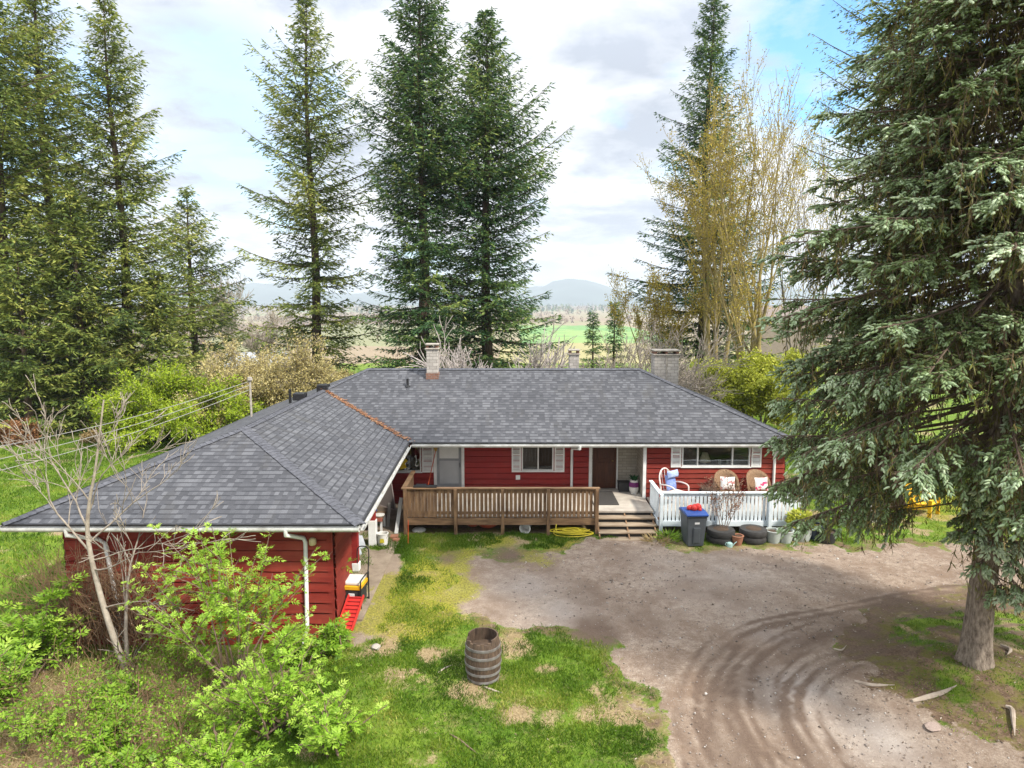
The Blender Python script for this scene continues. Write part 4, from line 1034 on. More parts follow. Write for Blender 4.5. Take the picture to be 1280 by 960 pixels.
link('leaves', np_mesh('leaves', Vv, Ff, Tt), leaf_mat('pot_leaf', [(0, (0.01, 0.05, 0.02)), (1, (0.03, 0.13, 0.04))]), t)
tag(MB().box((2.72, 21.0, FLZ + .004), (3.40, 22.55, FLZ + .018)).build('doormat', M('dark_mat', (0.055, 0.05, 0.045), (0.035, 0.032, 0.03), 20, 0.95), None), 'dark rubber doormat leading to the front door', 'doormat')
# shaft and lamp seen through the right window
x, y, z = yp(881, 577, 22.16)
t = thing('table_lamp', 'cream shaded table lamp standing inside the right window', 'lamp', (x, y, z - .12))
LS = M('lamp_shade_cream', (0.66, 0.58, 0.42), (0.6, 0.5, 0.36), 3, 0.8)
MB().lathe([(.20, .12), (.09, .42)], (0, 0, 0), 18, False, False).build('lamp_shade', LS, t, smooth=True)
MB().lathe([(.08, 0), (.09, .02), (.03, .05), (.05, .10), (.015, .14), (.012, .36)], (0, 0, 0), 12).build('lamp_base', WPLAS, t, smooth=True)
MB().box((-.9, -.03, -.05), (1.3, .5, -.003)).build('lamp_table', M('dark_table', (0.05, 0.03, 0.02), None, 5, 0.5), t)
for dx, h_, rr in ((.52, .16, .06), (.78, .12, .05), (-.22, .1, .06)):
    o = MB().lathe([(rr*.6, 0), (rr, h_*.4), (rr*.7, h_*.8), (rr*.8, h_)], (x + dx, y + .08, z - .12), 10).build('ornament', WPLAS, None, smooth=True)
    tag(o, {.52: 'white vase inside the right window, beside the lamp', .78: 'low white bowl inside the right window', -.22: 'small white jar left of the lamp in the window'}[dx], 'ornament')
# yellow sun flower hanging in the left window
def flower_pts(n, r0, r1, c): return [(c[0] + (r0 if i % 2 else r1) * math.cos(PI * i / n), c[1] + (r0 if i % 2 else r1) * math.sin(PI * i / n)) for i in range(2 * n)]
t = thing('flower_ornament', 'large yellow flower shaped ornament hanging at the left window', 'ornament', (-3.55, 22.86, 1.66))
MB().prism([(-.30, -.42), (-.20, -.40), (-.06, -.36), (-.12, -.22), (-.02, -.12), (-.12, -.02), (-.03, .1), (-.12, .2), (-.02, .32), (-.1, .45), (-.30, .5)], -.02, .02, 1).build('petals', M('bright_yellow', (0.75, 0.52, 0.02), (0.6, 0.4, 0.02), 4, 0.6), t, bevel=.008)
MB().tube([(.02 + .28*math.cos(k*.26), 0, .28 + .26*math.sin(k*.26)) for k in range(0, 13)], .02, 6).build('stem_hoop', M('olive_hoop', (0.22, 0.26, 0.05), None, 5, 0.6), t)
t = thing('blue_curtain', 'blue cloth hanging at the left edge of the left window', 'curtain', (-4.0, 23.22, 1.2))
m_ = MB(); V_ = [(-.22 + .034*i, .02*math.sin(i*1.6), zz) for i in range(13) for zz in (0.0, 1.1)]
m_.add(V_, [(2*i, 2*i+2, 2*i+3, 2*i+1) for i in range(12)]).build('cloth', BLUEB, t, smooth=True)

# broom, planks, screen and clutter at the left end of the brown deck
a = Vector((-3.02, 20.6, FLZ)); bq = Vector((-2.93, 22.75, 2.05))
t = thing('broom', 'broom with orange handle leaning upside down behind the deck rail', 'broom', (-3.02, 20.6, 0))
MB().tube([(-2.86, 22.0, FLZ), (-2.60, 22.80, 1.92)], .014, 7).build('handle', M('orange_handle', (0.62, 0.10, 0.03), None, 5, 0.5), t, world=True)
MB().add(*[[(p[0] - 2.60, p[1] * .4 + 22.80, p[2] + 1.90) for p in tap((.04, .06), (.09, .10), 0, .22)[0]], tap((.04, .06), (.09, .10), 0, .22)[1]]).build('broom_head', M('broom_straw', (0.5, 0.34, 0.10), (0.36, 0.22, 0.06), 20, 0.9), t, world=True, bevel=.01)
tag(MB().box((-2.95, 19.84, 1.442), (-2.25, 20.02, 1.485)).box((-2.9, 20.05, 1.442), (-2.6, 20.2, 1.47)).build('wood_scrap', BLACKM, None, bevel=.006), 'dark board lying on the left end of the deck rail', 'board')
t = thing('screen_panel', 'framed dark mesh screen leaning against the red wall', 'screen', (-4.4, 21.6, 0))
p = [Vector((-4.55, 21.3, .55)), Vector((-3.75, 21.3, .30)), Vector((-3.98, 21.75, 1.32)), Vector((-4.72, 21.75, 1.12))]
MB().quad(*p).build('mesh', GREYM, t, world=True)
m_ = MB()
for i in range(4): m_.beam(p[i], p[(i+1) % 4], .035, .035)
m_.build('screen_frame', M('frame_pinkish', (0.30, 0.24, 0.22), None, 5, 0.6), t, world=True)
tag(MB().beam((-3.50, 19.9, 0.0), (-3.38, 20.25, 1.02), .11, .035, (0, -1, .3)).build('white_plank', WHITE, None, bevel=.004), 'white plank leaning at the left end of the brown deck', 'plank')
tag(MB().beam((-3.86, 20.5, 0.0), (-3.82, 20.7, .72), .09, .04, (0, -1, .3)).build('grey_plank', M('grey_wood', (0.27, 0.25, 0.23), None, 5, 0.8), None, bevel=.004), 'short grey plank standing beside the potting bench', 'plank')
t = thing('potting_bench', 'low wooden bench with red edge on the porch', 'bench', (-4.2, 20.3, 0))
MB().box((-4.75, 20.0, .42), (-3.92, 20.6, .47)).build('bench_top', BROWNH, t, world=True)
MB().box((-4.75, 19.96, .36), (-3.92, 19.995, .46)).build('apron', M('faded_red_wood', (0.40, 0.13, 0.09), None, 5, 0.8), t, world=True)
for x in (-4.70, -3.97):
    for y in (20.04, 20.56): MB().box((x - .03, y - .03, 0), (x + .03, y + .03, .42)).build('leg', WHITE, t, world=True)
tag(MB().lathe([(.10, .0), (.20, .10), (.22, .14), (.20, .14), (.1, .03)], (-4.35, 20.25, .472), 18).build('blue_bowl', BLUEB, None, smooth=True), 'blue plastic bowl on the porch bench', 'bowl')
tag(MB().lathe([(.14, 0), (.17, .03), (.17, .05), (.0, .06)], (-4.05, 20.15, .472), 14).build('white_plate', WPLAS, None, smooth=True), 'white dish on the bench right of the blue bowl', 'dish')
def bucket(x, y, z, r, h, mat, label):
    t = thing('bucket', label, 'bucket', (x, y, z))
    MB().lathe([(r*.85, 0), (r, h*.96), (r+.012, h*.96), (r+.012, h), (r-.015, h), (r*.82, .02), (0, .02)], (0, 0, 0), 18, True, False).build('bucket_body', mat, t, smooth=True)
    MB().tube([(r*math.cos(k*PI/10), -.04 - .08*math.sin(k*PI/10), h*.9 - .14*math.sin(k*PI/10)) for k in range(11)], .005, 5).build('handle', HOOP, t); return t
t = bucket(-3.72, 18.95, 0, .16, .36, WPLAS, 'white bucket beside the white based porch post')
MB().add([(-.06, -.165, .12), (.08, -.165, .12), (.06, -.168, .24), (-.04, -.168, .24)], [(0, 1, 2, 3)]).build('bucket_label', LEMON, t)
t = thing('yellow_jug', 'yellow plastic jug hanging by the far porch post', 'jug', (-4.26, 18.6, .72), R(20))
MB().add(*tap((.12, .08), (.14, .09), 0, .38)).lathe([(.05, .38), (.035, .45)], (0, 0, 0), 10).build('jug_body', LEMON, t, bevel=.02); MB().tube([(.08, 0, .40), (.18, 0, .36), (.18, 0, .2), (.13, 0, .16)], .018, 6).build('handle', LEMON, t)
# tarp covered pile
m_ = MB(); n = 16; V_ = []
for i in range(n):
    for j in range(n):
        a, c = i/(n-1), j/(n-1); ed = min(a, 1-a, c, 1-c)
        zz = .82 * min(1, ed*4.5) ** .7 * (.75 + .5*float(fbm(a*3.2, c*3.2, 7, 3))) + .02
        V_.append((-5.75 + 1.5*a + .1*math.sin(j), 17.5 + 1.3*c, zz + .25 * (ed > .1)))
m_.add(V_, [(i*n+j, (i+1)*n+j, (i+1)*n+j+1, i*n+j+1) for i in range(n-1) for j in range(n-1)])
tag(m_.build('tarp', M('grey_white_tarp', (0.46, 0.48, 0.52), (0.28, 0.30, 0.33), 3, 0.6, 0.5, 8), None), 'crumpled pale grey tarp over a pile on the porch', 'tarp')
t = thing('storage_shelf', 'open shelf under the porch roof carrying a clay pot', 'shelf', (-4.6, 16.1, 0))
for zz in (.30, .62): MB().box((-5.1, 15.9, zz), (-4.08, 16.4, zz + .03)).build('shelf_board', BROWNH, t, world=True)
for x in (-5.07, -4.11): MB().box((x - .03, 15.92, 0), (x + .03, 16.38, .62)).build('upright', BROWNW, t, world=True)
t = thing('plant_pot', 'clay pot standing on the porch shelf', 'plant pot', (-4.35, 16.1, .65))
MB().lathe([(.13, 0), (.2, .24), (.225, .24), (.225, .32), (.19, .32), (.16, .1)], (0, 0, 0), 18, True, False).build('pot_body', TERRA, t, smooth=True)
tag(MB().lathe([(.11, 0), (.13, .05), (.13, .22), (.05, .27), (.045, .31)], (-4.62, 15.75, .65 - .65 + .33), 14).build('blue_jar', BLUEB, None, smooth=True), 'blue jar on the lower porch shelf', 'jar')
tag(MB().lathe([(.13, 0), (.15, .3), (.13, .42), (.06, .46)], (-4.42, 15.55, 0.0), 14).build('white_drum', WPLAS, None, smooth=True), 'white plastic drum in front of the porch shelf', 'drum')
# generator with yellow top
x, y = gp(435, 766, -.08); z = hz1(x, y)
t = thing('generator', 'black portable generator with yellow band and yellow wheel', 'generator', (x, y + .3, z), R(-6))
MB().box((-.31, -.25, .14), (.31, .25, .50)).build('engine_body', BLACK, t, bevel=.03, seg=2)
MB().box((-.33, -.27, .50), (.33, .27, .60)).build('top_band', YEL, t, bevel=.015); MB().box((-.30, -.24, .60), (.30, .24, .69)).build('tank', WPLAS, t, bevel=.03, seg=2)
MB().box((.04, -.262, .28), (.18, -.245, .42)).build('outlet_panel', LBL, t, bevel=.004); MB().box((-.26, -.262, .22), (-.03, -.245, .42)).build('grille', BLACKM, t)
fr = MB()
for sx in (-.34, .34): fr.tube(smooth_line([(sx, -.28, .06), (sx, -.28, .66), (sx, -.24, .74), (sx, .24, .74), (sx, .28, .66), (sx, .28, .06)], 3), .016, 7)
fr.tube([(-.34, -.28, .1), (.34, -.28, .1)], .016, 7).tube([(-.34, .28, .1), (.34, .28, .1)], .016, 7); fr.build('frame', BLACKM, t, smooth=True)
wh = MB().lathe([(.05, -.04), (.12, -.04), (.13, 0), (.12, .04), (.05, .04)], (0, 0, 0), 16).build('wheel', YEL, t); wh.location = (.22, -.33, .12); wh.rotation_euler = (PI/2, 0, 0)
MB().tube(smooth_line([(.30, .28, .4), (.33, .34, .9), (.33, .36, 1.25), (.20, .36, 1.32), (.07, .36, 1.25), (.06, .34, .9)], 4), .014, 6).build('handle', BLACKM, t, smooth=True)
# red loading ramp
x0, y0 = gp(446, 764, 0.0); x1, y1 = gp(430, 797, -.15)
t = thing('loading_ramp', 'red ribbed ramp leaning down in front of the generator', 'ramp', (x1, y1, 0))
A = Vector((x0, y0, .34)); Bq = Vector((x1, y1, hz1(x1, y1) + .03)); dd = (A - Bq); sd_ = dd.cross(Vector((0, 0, 1))).normalized()
MB().beam(A, Bq, .34, .02).build('ramp_plate', REDP, t, world=True)
m_ = MB()
for s in (-1, 1): m_.beam(A + sd_*.17*s + Vector((0, 0, .03)), Bq + sd_*.17*s + Vector((0, 0, .03)), .03, .07)
m_.build('ramp_rail', REDP, t, world=True)
m_ = MB()
for k in range(9): c_ = Bq + dd * (k + .5) / 9 + Vector((0, 0, .022)); m_.beam(c_ - sd_*.155, c_ + sd_*.155, .03, .022)
m_.build('ramp_rib', M('dark_red', (0.30, 0.02, 0.02), None, 5, 0.5), t, world=True)
x, y = gp(425, 768, -.1)
t = thing('fuel_can', 'orange yellow fuel can between the wing corner and the ramp', 'fuel can', (x, y, hz1(x, y)))
MB().add(*tap((.13, .09), (.13, .09), 0, .26)).build('can_body', YEL, t, bevel=.03, seg=2); MB().tube([(-.08, 0, .26), (-.06, 0, .33), (.06, 0, .33), (.08, 0, .26)], .016, 6).build('handle', YEL, t); MB().lathe([(.03, .25), (.03, .31), (0, .32)], (.1, 0, 0), 8).build('cap', BLACK, t)
# under and by the brown deck
m_ = MB()
def canoe(x, y, L, mat, label, rz):
    m_ = MB(); n = 11; V_ = []
    for i in range(n):
        f = 2*i/(n-1)-1; w_ = .24*(1-abs(f)**2.4)+.02; h_ = .22+.08*abs(f)**3
        for j in range(9):
            a = PI + PI*j/8; V_.append((f*L/2, w_*math.cos(a), h_ + .22*(1-.3*abs(f)**2)*math.sin(a)))
    m_.add(V_, [(i*9+j, (i+1)*9+j, (i+1)*9+j+1, i*9+j+1) for i in range(n-1) for j in range(8)])
    o = m_.build('plastic_sled', mat, None, smooth=True); o.location = (x, y, hz1(x, y) + .01); o.rotation_euler = (0, 0, rz)
    s_ = o.modifiers.new('thick', 'SOLIDIFY'); s_.thickness = .012
    tag(o, label, 'sled')
ORANGE = M('faded_orange_plastic', (0.55, 0.12, 0.06), (0.42, 0.08, 0.04), 4, 0.5)
canoe(-1.22, 20.5, .5, ORANGE, 'smaller orange plastic sled under the brown deck, left of the larger one', R(12)); canoe(-.76, 20.4, .72, ORANGE, 'larger orange plastic sled under the brown deck', R(-5))
t = bucket(.46, 20.25, .17, .16, .34, WPLAS, 'white bucket lying on its side under the brown deck'); t.rotation_euler = (R(92), 0, R(-12))
tag(MB().lathe([(.20, 0), (.22, .03), (.14, .09), (0, .10)], (-2.85, 20.2, hz1(-2.85, 20.2)), 16).build('basin', WPLAS, None, smooth=True), 'upturned white basin under the left end of the brown deck', 'basin')
m_ = MB(); nr_ = random.Random(6); x, y = gp(712, 669)
pts = []
for k in range(150):
    a = k * .42; r = .30 + .14*math.sin(k*.13) + nr_.uniform(-.03, .03)
    pts.append((x + .05 + 1.35*r*math.cos(a) + .1*math.sin(k*.05), y + .62*r*math.sin(a), hz1(x, y) + .03 + .0009*k + .03*abs(math.sin(k*.31))))
pts = [(1.35, 20.1, .5), (1.33, 19.85, .3), (1.4, 19.75, .06)] + pts
MBt = MB().tube(smooth_line(pts, 2), .014, 6); tag(MBt.build('garden_hose', LEMON, None, smooth=True), 'yellow garden hose coiled on the ground by the steps', 'hose')
def stake(u, v, h, label, mat):
    x, y = gp(u, v); o = MB().tube([(x, y, hz1(x, y) - .1), (x + .02, y, hz1(x, y) + h)], .012, 6).build('stake', mat, None); tag(o, label, 'stake')
stake(510, 680, .75, 'thin orange stake in the grass at the deck corner', bpy.data.materials['orange_handle'])
tag(MB().box((-3.6, 19.4, 0.0), (-3.38, 19.62, .09)).box((-3.48, 19.2, 0.0), (-3.3, 19.34, .08)).build('brick_scrap', TERRA, None, bevel=.008), 'broken orange bricks on the ground near the deck corner', 'bricks')
# adirondack chair, white rock under the trees on the right
x, y = gp(1160, 645); z = hz1(x, y)
c = thing('garden_chair', 'bright yellow wooden lounge chair on the grass behind the spruce', 'chair', (x, y + .3, z), R(38))
CY = M('yellow_paint', (0.78, 0.46, 0.015), (0.62, 0.34, 0.012), 4, 0.6)
m_ = MB()
for k in range(5):
    xx = -.24 + .105 * k; m_.add([(xx, .20, .30), (xx + .095, .20, .30), (xx + .10, .52, 1.02 - .05*abs(k-2)), (xx - .005, .52, 1.02 - .05*abs(k-2)), (xx, .225, .29), (xx + .095, .225, .29), (xx + .10, .545, 1.01 - .05*abs(k-2)), (xx - .005, .545, 1.01 - .05*abs(k-2))], [(0,1,2,3),(7,6,5,4),(0,4,5,1),(1,5,6,2),(2,6,7,3),(3,7,4,0)])
m_.build('backrest', CY, c)
m_ = MB()
for k in range(6): yy = -.35 + .095*k; zz = .40 - .018*k; m_.box((-.28, yy, zz), (.28, yy + .08, zz + .022))
m_.build('seat', CY, c)
for s in (-1, 1):
    MB().box((s*.40 - .075, -.42, .58), (s*.40 + .075, .34, .605)).build('arm', CY, c, bevel=.006)
    MB().box((s*.33 - .02, -.38, 0), (s*.33 + .02, -.27, .58)).build('leg', CY, c)
    MB().prism([(-.40, .40), (-.36, .30), (.60, .0), (.70, .0), (.40, .22)], s*.29 - .018, s*.29 + .018, 0).build('side_rail', CY, c)
    MB().beam((s*.36, .28, .58), (s*.30, .36, .02), .05, .04).build('leg', CY, c)
def rock(u, v, s, label, mat, sq=(1, .8, .9), seed=0, nm='rock'):
    import bmesh
    bm = bmesh.new(); bmesh.ops.create_icosphere(bm, subdivisions=3, radius=1)
    r = random.Random(seed); ax = [Vector((r.uniform(-1, 1), r.uniform(-1, 1), r.uniform(-1, 1))).normalized() for _ in range(9)]; dd = [r.uniform(.55, .9) for _ in ax]
    for vt in bm.verts:
        for a_, d_ in zip(ax, dd):
            k = vt.co.dot(a_)
            if k > d_: vt.co -= a_ * (k - d_)
    me = bpy.data.meshes.new(nm); bm.to_mesh(me); bm.free()
    x, y = gp(u, v); o = link(nm, me, mat, None, (x, y, hz1(x, y) + s * sq[2] * .45)); o.scale = (s * sq[0], s * sq[1], s * sq[2]); o.rotation_euler = (0, 0, seed)
    return tag(o, label, 'rock')
PALES = M('pale_stone', (0.55, 0.52, 0.47), (0.36, 0.33, 0.29), 2.5, 0.9, 0.5, 12)
rock(1091, 650, .38, 'large pale boulder on the grass before the thick fir trunk', PALES, (.75, .6, 1.05), 4)
rock(1052, 640, .10, 'small round pale stone near the boulder', PALES, (1, 1, .9), 2)
rock(1165, 912, .12, 'flat pinkish stone at the island edge', M('pink_stone', (0.36, 0.28, 0.24), None, 4, 0.9, .4, 15), (1.5, 1, .4), 7)
rock(470, 812, .10, 'grey stone at the edge of the lawn by the wing', CAPST, (1.3, 1, .6), 8)
# exposed roots and sticks
ROOT = M('bleached_wood', (0.44, 0.37, 0.30), (0.25, 0.20, 0.155), 5, 0.85, 0.4, 25)
def stick(px, r, label, nm='root', mat=ROOT, lift=0.03, cat='root'):
    P = []
    for u, v in px: x, y = gp(u, v); P.append((x, y, hz1(x, y) + lift))
    n = len(smooth_line(P, 4)); rr = [r * (1 - .7 * abs(2*i/(n-1) - .8) ** 2) for i in range(n)]
    return tag(MB().tube(smooth_line(P, 4), [max(.006, q) for q in rr], 7).build(nm, mat, None, smooth=True), label, cat)
stick([(1140, 880), (1160, 876), (1178, 872), (1196, 866)], .05, 'bleached tree root lying at the island edge', lift=.02)
stick([(1068, 852), (1090, 858), (1118, 860)], .035, 'thin bleached root crossing the bare soil', lift=.01)
stick([(1256, 892), (1264, 896), (1266, 910), (1268, 925)], .04, 'crooked pale branch stub at the right edge of the island', nm='branch', cat='branch', lift=.05)
stick([(1250, 815), (1262, 822), (1258, 832)], .035, 'short pale branch right of the spruce trunk', nm='branch', cat='branch', lift=.05)
stick([(1042, 812), (1052, 814), (1058, 808)], .018, 'forked white stick on the driveway edge', nm='branch', cat='branch', lift=.02)
stick([(605, 858), (616, 862), (628, 866)], .02, 'short stick beside the barrel', nm='branch', cat='branch', lift=.02)
stick([(548, 842), (556, 837), (565, 833)], .016, 'pale stick on the lawn left of the barrel', nm='branch', cat='branch', lift=.02)
stick([(562, 918), (575, 926), (585, 934), (597, 944)], .016, 'dark bent branch lying on the front lawn', nm='branch', mat=TWIGM, cat='branch', lift=.02)
# service mast and power lines
MX, MY = -9.4, 24.3
t = thing('service_mast', 'pale utility mast on the far side of the wing roof', 'mast', (MX, MY, 0))
MB().tube([(MX, MY, 2.5), (MX, MY, 4.15)], .04, 8).build('mast_pipe', CAPST, t, world=True); MB().lathe([(.06, 0), (.10, .04), (.08, .14), (0, .16)], (MX, MY, 4.12), 10).build('weather_head', CAPST, t, world=True)
for i, (u, v, zt) in enumerate(((0, 563, 4.12), (0, 581, 3.98), (0, 597, 3.82))):
    B_ = Vector(yp(-60, v + 6, 17.5)); A_ = Vector((MX, MY, zt))
    P = [A_.lerp(B_, k / 14) - Vector((0, 0, .22 * math.sin(PI * k / 14))) for k in range(15)]
    tag(MB().tube(P, .009, 5).build('power_line', M('cable_grey', (0.34, 0.34, 0.33), None, 5, 0.6) if i == 0 else bpy.data.materials['cable_grey'], None, smooth=True),
        ('uppermost of the three', 'middle one of the three', 'lowest of the three')[i] + ' overhead cables running left from the utility mast', 'cable')
# a neighbour's house glimpsed below the firs
x, y, z = yp(322, 450, 75)
GZ = hz1(x, y)
t = thing('far_house', 'distant house with a pale grey roof beyond the firs', 'house', (x, y, GZ), R(20))
hh = z - GZ
MB().box((-3.0, -3.2, 0), (3.0, 3.2, hh - .6)).build('wall', WPLAS, t)
MB().add([(-3.3, -3.6, hh - .7), (3.3, -3.6, hh - .7), (3.3, 3.6, hh - .7), (-3.3, 3.6, hh - .7), (-3.3, 0, hh + .9), (3.3, 0, hh + .9)], [(0, 1, 5, 4), (2, 3, 4, 5), (1, 2, 5), (3, 0, 4), (0, 3, 2, 1)]).build('roof', M('pale_roof', (0.36, 0.38, 0.41), (0.26, 0.28, 0.30), 2, 0.7), t)
for xx in (-1.8, 0.8): MB().box((xx, -3.25, hh - 2.2), (xx + 1.0, -3.21, hh - 1.1)).build('window', DARK, t)
x, y, z = yp(984, 395, 120); GZ = hz1(x, y)
t = thing('far_barn', 'distant tan building seen between the bare trunks', 'building', (x, y, GZ), R(-15)); hh = max(3.0, z - GZ)
MB().box((-5, -4, 0), (5, 4, hh)).build('wall', M('tan_clad', (0.33, 0.26, 0.22), (0.25, 0.2, 0.17), 2, 0.9), t)
MB().add([(-5.4, -4.4, hh), (5.4, -4.4, hh), (5.4, 4.4, hh), (-5.4, 4.4, hh), (-5.4, 0, hh + 1.8), (5.4, 0, hh + 1.8)], [(0, 1, 5, 4), (2, 3, 4, 5), (1, 2, 5), (3, 0, 4), (0, 3, 2, 1)]).build('roof', M('tan_roof', (0.22, 0.18, 0.16), None, 3, 0.8), t)
# ================================================================== VEGETATION
BARK = M('fir_bark', (0.13, 0.092, 0.066), (0.06, 0.042, 0.03), 3, 0.95, 0.7, 12, stretch=(3, 3, .6))
SBARK = M('spruce_bark', (0.33, 0.27, 0.215), (0.085, 0.062, 0.047), 9, 0.95, 1.0, 14, stretch=(2.2, 2.2, .8))
LIMB = M('dead_limb', (0.16, 0.115, 0.08), (0.08, 0.055, 0.04), 6, 0.9)
MOSSB = M('mossy_bark', (0.36, 0.29, 0.10), (0.20, 0.155, 0.085), 2.5, 0.95, 0.4, 14)
GREYB = M('grey_bark', (0.30, 0.26, 0.22), (0.16, 0.135, 0.11), 5, 0.9, 0.4, 20)
PALEB = M('pale_twig_bark', (0.36, 0.31, 0.26), (0.20, 0.17, 0.14), 6, 0.9)
FIR = leaf_mat('fir_needles', [(0, (0.030, 0.055, 0.018)), (0.35, (0.105, 0.155, 0.038)), (0.7, (0.260, 0.305, 0.062)), (1, (0.44, 0.43, 0.11))], 0.35)
FIRD = leaf_mat('dark_fir_needles', [(0, (0.016, 0.044, 0.020)), (0.42, (0.055, 0.122, 0.044)), (0.75, (0.155, 0.235, 0.060)), (1, (0.30, 0.35, 0.09))], 0.30)
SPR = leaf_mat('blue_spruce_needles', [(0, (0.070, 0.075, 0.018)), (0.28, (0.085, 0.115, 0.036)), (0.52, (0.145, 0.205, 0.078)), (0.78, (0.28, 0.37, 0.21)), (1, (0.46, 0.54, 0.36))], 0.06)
HANG = leaf_mat('hanging_spruce_twigs', [(0, (0.10, 0.062, 0.032)), (0.4, (0.115, 0.115, 0.028)), (0.75, (0.20, 0.20, 0.045)), (1, (0.34, 0.24, 0.12))], 0.1)

def trunk_mesh(H, r, seed, sides=12, flare=.45, z_lo=-1.0, lean=0.0):
    rg = np.random.default_rng(seed); zs = np.concatenate([np.linspace(z_lo, 2.5, 10), np.linspace(3.2, H, 22)])
    ph = rg.uniform(0, 6, 3); V_ = []
    for z in zs:
        rr = r * max(.03, (1 - max(z, 0) / H) ** .85) + r * flare * math.exp(-max(z, -.2) * 2.6)
        ox = .004 * H * math.sin(z * .35 + ph[0]) + lean * z; oy = .004 * H * math.sin(z * .3 + ph[1])
        for k in range(sides):
            t = 2 * PI * k / sides; rb = rr * (1 + .10 * math.sin(3 * t + ph[2]) * math.exp(-max(z, 0)) + .05 * math.sin(5 * t + z))
            V_.append((ox + rb * math.cos(t), oy + rb * math.sin(t), z))
    n = len(zs); F_ = [(i*sides+k, i*sides+(k+1) % sides, (i+1)*sides+(k+1) % sides, (i+1)*sides+k) for i in range(n-1) for k in range(sides)]
    return np_mesh('trunk', np.array(V_), np.array(F_), smooth=True)

def fir_arrays(seed, H, Rm, z0, gap=.5, nb=6, dens=1.0, col=.55, droop=.25, gapfrac=.12, skirt=1.0, cs=1.0):
    rg = np.random.default_rng(seed); parts = []; S0 = []; S1 = []; q0 = []; q1 = []
    z = z0; side_bias = rg.uniform(0, 2 * PI)
    while z < H - .25:
        f = (H - z) / H
        rad = Rm * min(1.0, (f / col)) ** .85 * (.80 + .35 * vnoise(z * .8, seed * 3.1, seed)) * (skirt if z < z0 + 3 else 1)
        n = max(4, int(round(nb * (1.0 if f > .15 else .8)))); a0 = rg.uniform(0, 6.28)
        for k in range(n):
            if rg.random() < gapfrac + .10 and f > .1: continue
            az = a0 + 2 * PI * k / n + rg.normal(0, .25)
            L = max(.3, rad * rg.uniform(.48, 1.12)); zz = z + rg.uniform(-.25, .25)
            if rg.random() < .06: L *= 1.3
            h = np.array([math.cos(az), math.sin(az), 0]); pp = np.array([-h[1], h[0], 0]); up = np.array([0, 0, 1.0])
            el = .45 * (1 - f) * 1.6 - .10 - droop * min(1, f * 1.2) + rg.normal(0, .08); cu = .16 + .12 * f + rg.normal(0, .05)
            def pos(t): t = np.asarray(t)[..., None]; return np.array([0, 0, zz]) + h * L * t + up * L * (el * t + cu * t * t)
            tt = np.linspace(0, 1, 6); pts = pos(tt); r0 = .010 + .009 * L
            S0.append(pts[:-1]); S1.append(pts[1:]); q0.append(r0 * (1 - tt[:-1] * .8)); q1.append(r0 * (1 - tt[1:] * .8))
            bt = rg.normal(.48, .17)
            nl = int((L / .135 + 4) * dens)
            tl = np.sort(rg.uniform(.06, 1.0, nl)); sd_ = np.where(np.arange(nl) % 2 == 0, 1, -1)
            ll = np.minimum((.42 * L * (1.02 - tl) + .28) * rg.uniform(.6, 1.15, nl), 1.5)
            ld = norm(h * .75 + pp * (sd_ * rg.uniform(.5, 1.0, nl))[:, None] + up * rg.uniform(-.35, .1, nl)[:, None])
            lp = pos(tl); ns = np.maximum(2, (ll / .15).astype(int))
            idx = np.repeat(np.arange(nl), ns); s = (np.concatenate([np.arange(m) for m in ns]) + rg.random(len(idx))) / ns[idx] * ll[idx]
            P = lp[idx] + ld[idx] * s[:, None] - up * (s[:, None] ** 2) * .22
            sg = np.where(rg.random(len(idx)) < .5, 1, -1)
            cr = np.cross(ld[idx], up)
            D = norm(ld[idx] + cr * (sg * rg.uniform(.2, .9, len(idx)))[:, None] + up * rg.normal(-.22, .28, len(idx))[:, None])
            Nn = np.tile(up, (len(idx), 1)) + rg.normal(0, .55, (len(idx), 3))
            parts.append(cards(P, D, Nn, cs * rg.uniform(.20, .40, len(idx)), cs * rg.uniform(.055, .115, len(idx)), np.clip(bt + rg.normal(0, .16, len(idx)) + .18 * (s / ll[idx] - .5), 0, 1)))
            m = int(L / .07) + 4; t = rg.uniform(.05, 1.03, m); P = pos(t)
            D = norm(h + pp * rg.normal(0, .8, m)[:, None] + up * rg.normal(-.05, .5, m)[:, None])
            parts.append(cards(P, D, np.tile(up, (m, 1)) + rg.normal(0, .6, (m, 3)), cs * rg.uniform(.18, .36, m), cs * rg.uniform(.06, .11, m), np.clip(bt + .1 + rg.normal(0, .15, m), 0, 1)))
        z += gap * rg.uniform(.7, 1.5) * (.6 + .6 * f)
    m = 40; P = np.zeros((m, 3)); P[:, 2] = H - 1.2 + rg.uniform(0, 1.2, m); D = norm(rg.normal(0, .6, (m, 3)) + [0, 0, .8])
    parts.append(cards(P, D, rg.normal(0, 1, (m, 3)), rg.uniform(.12, .3, m), rg.uniform(.05, .08, m), rg.uniform(.3, .7, m)))
    V_, F_, T_ = join(parts)
    BV, BF = segs_mesh(np.concatenate(S0), np.concatenate(S1), np.concatenate(q0), np.concatenate(q1), 4)
    return (V_, F_, T_), (BV, BF)
def fir(u, v_mid, Y, vtop, Rm, z0, seed, label, mat=None, tr=.32, group='tall firs behind the house', name='fir_tree', zg=None, **kw):
    x = yp(u, v_mid, Y)[0]; z = hz1(x, Y) if zg is None else zg
    H = yp(u, vtop, Y)[2] - z
    t = thing(name, label, 'tree', (x, Y, z - .05), random.Random(seed).uniform(0, 6), group)
    (V_, F_, T_), (BV, BF) = fir_arrays(seed, H, Rm, z0, **kw)
    link('trunk', trunk_mesh(H, tr, seed), BARK, t)
    link('branches', np_mesh('branches', BV, BF, smooth=True), BARK, t)
    link('crown', np_mesh('crown', V_, F_, T_), mat or FIR, t)
    return t

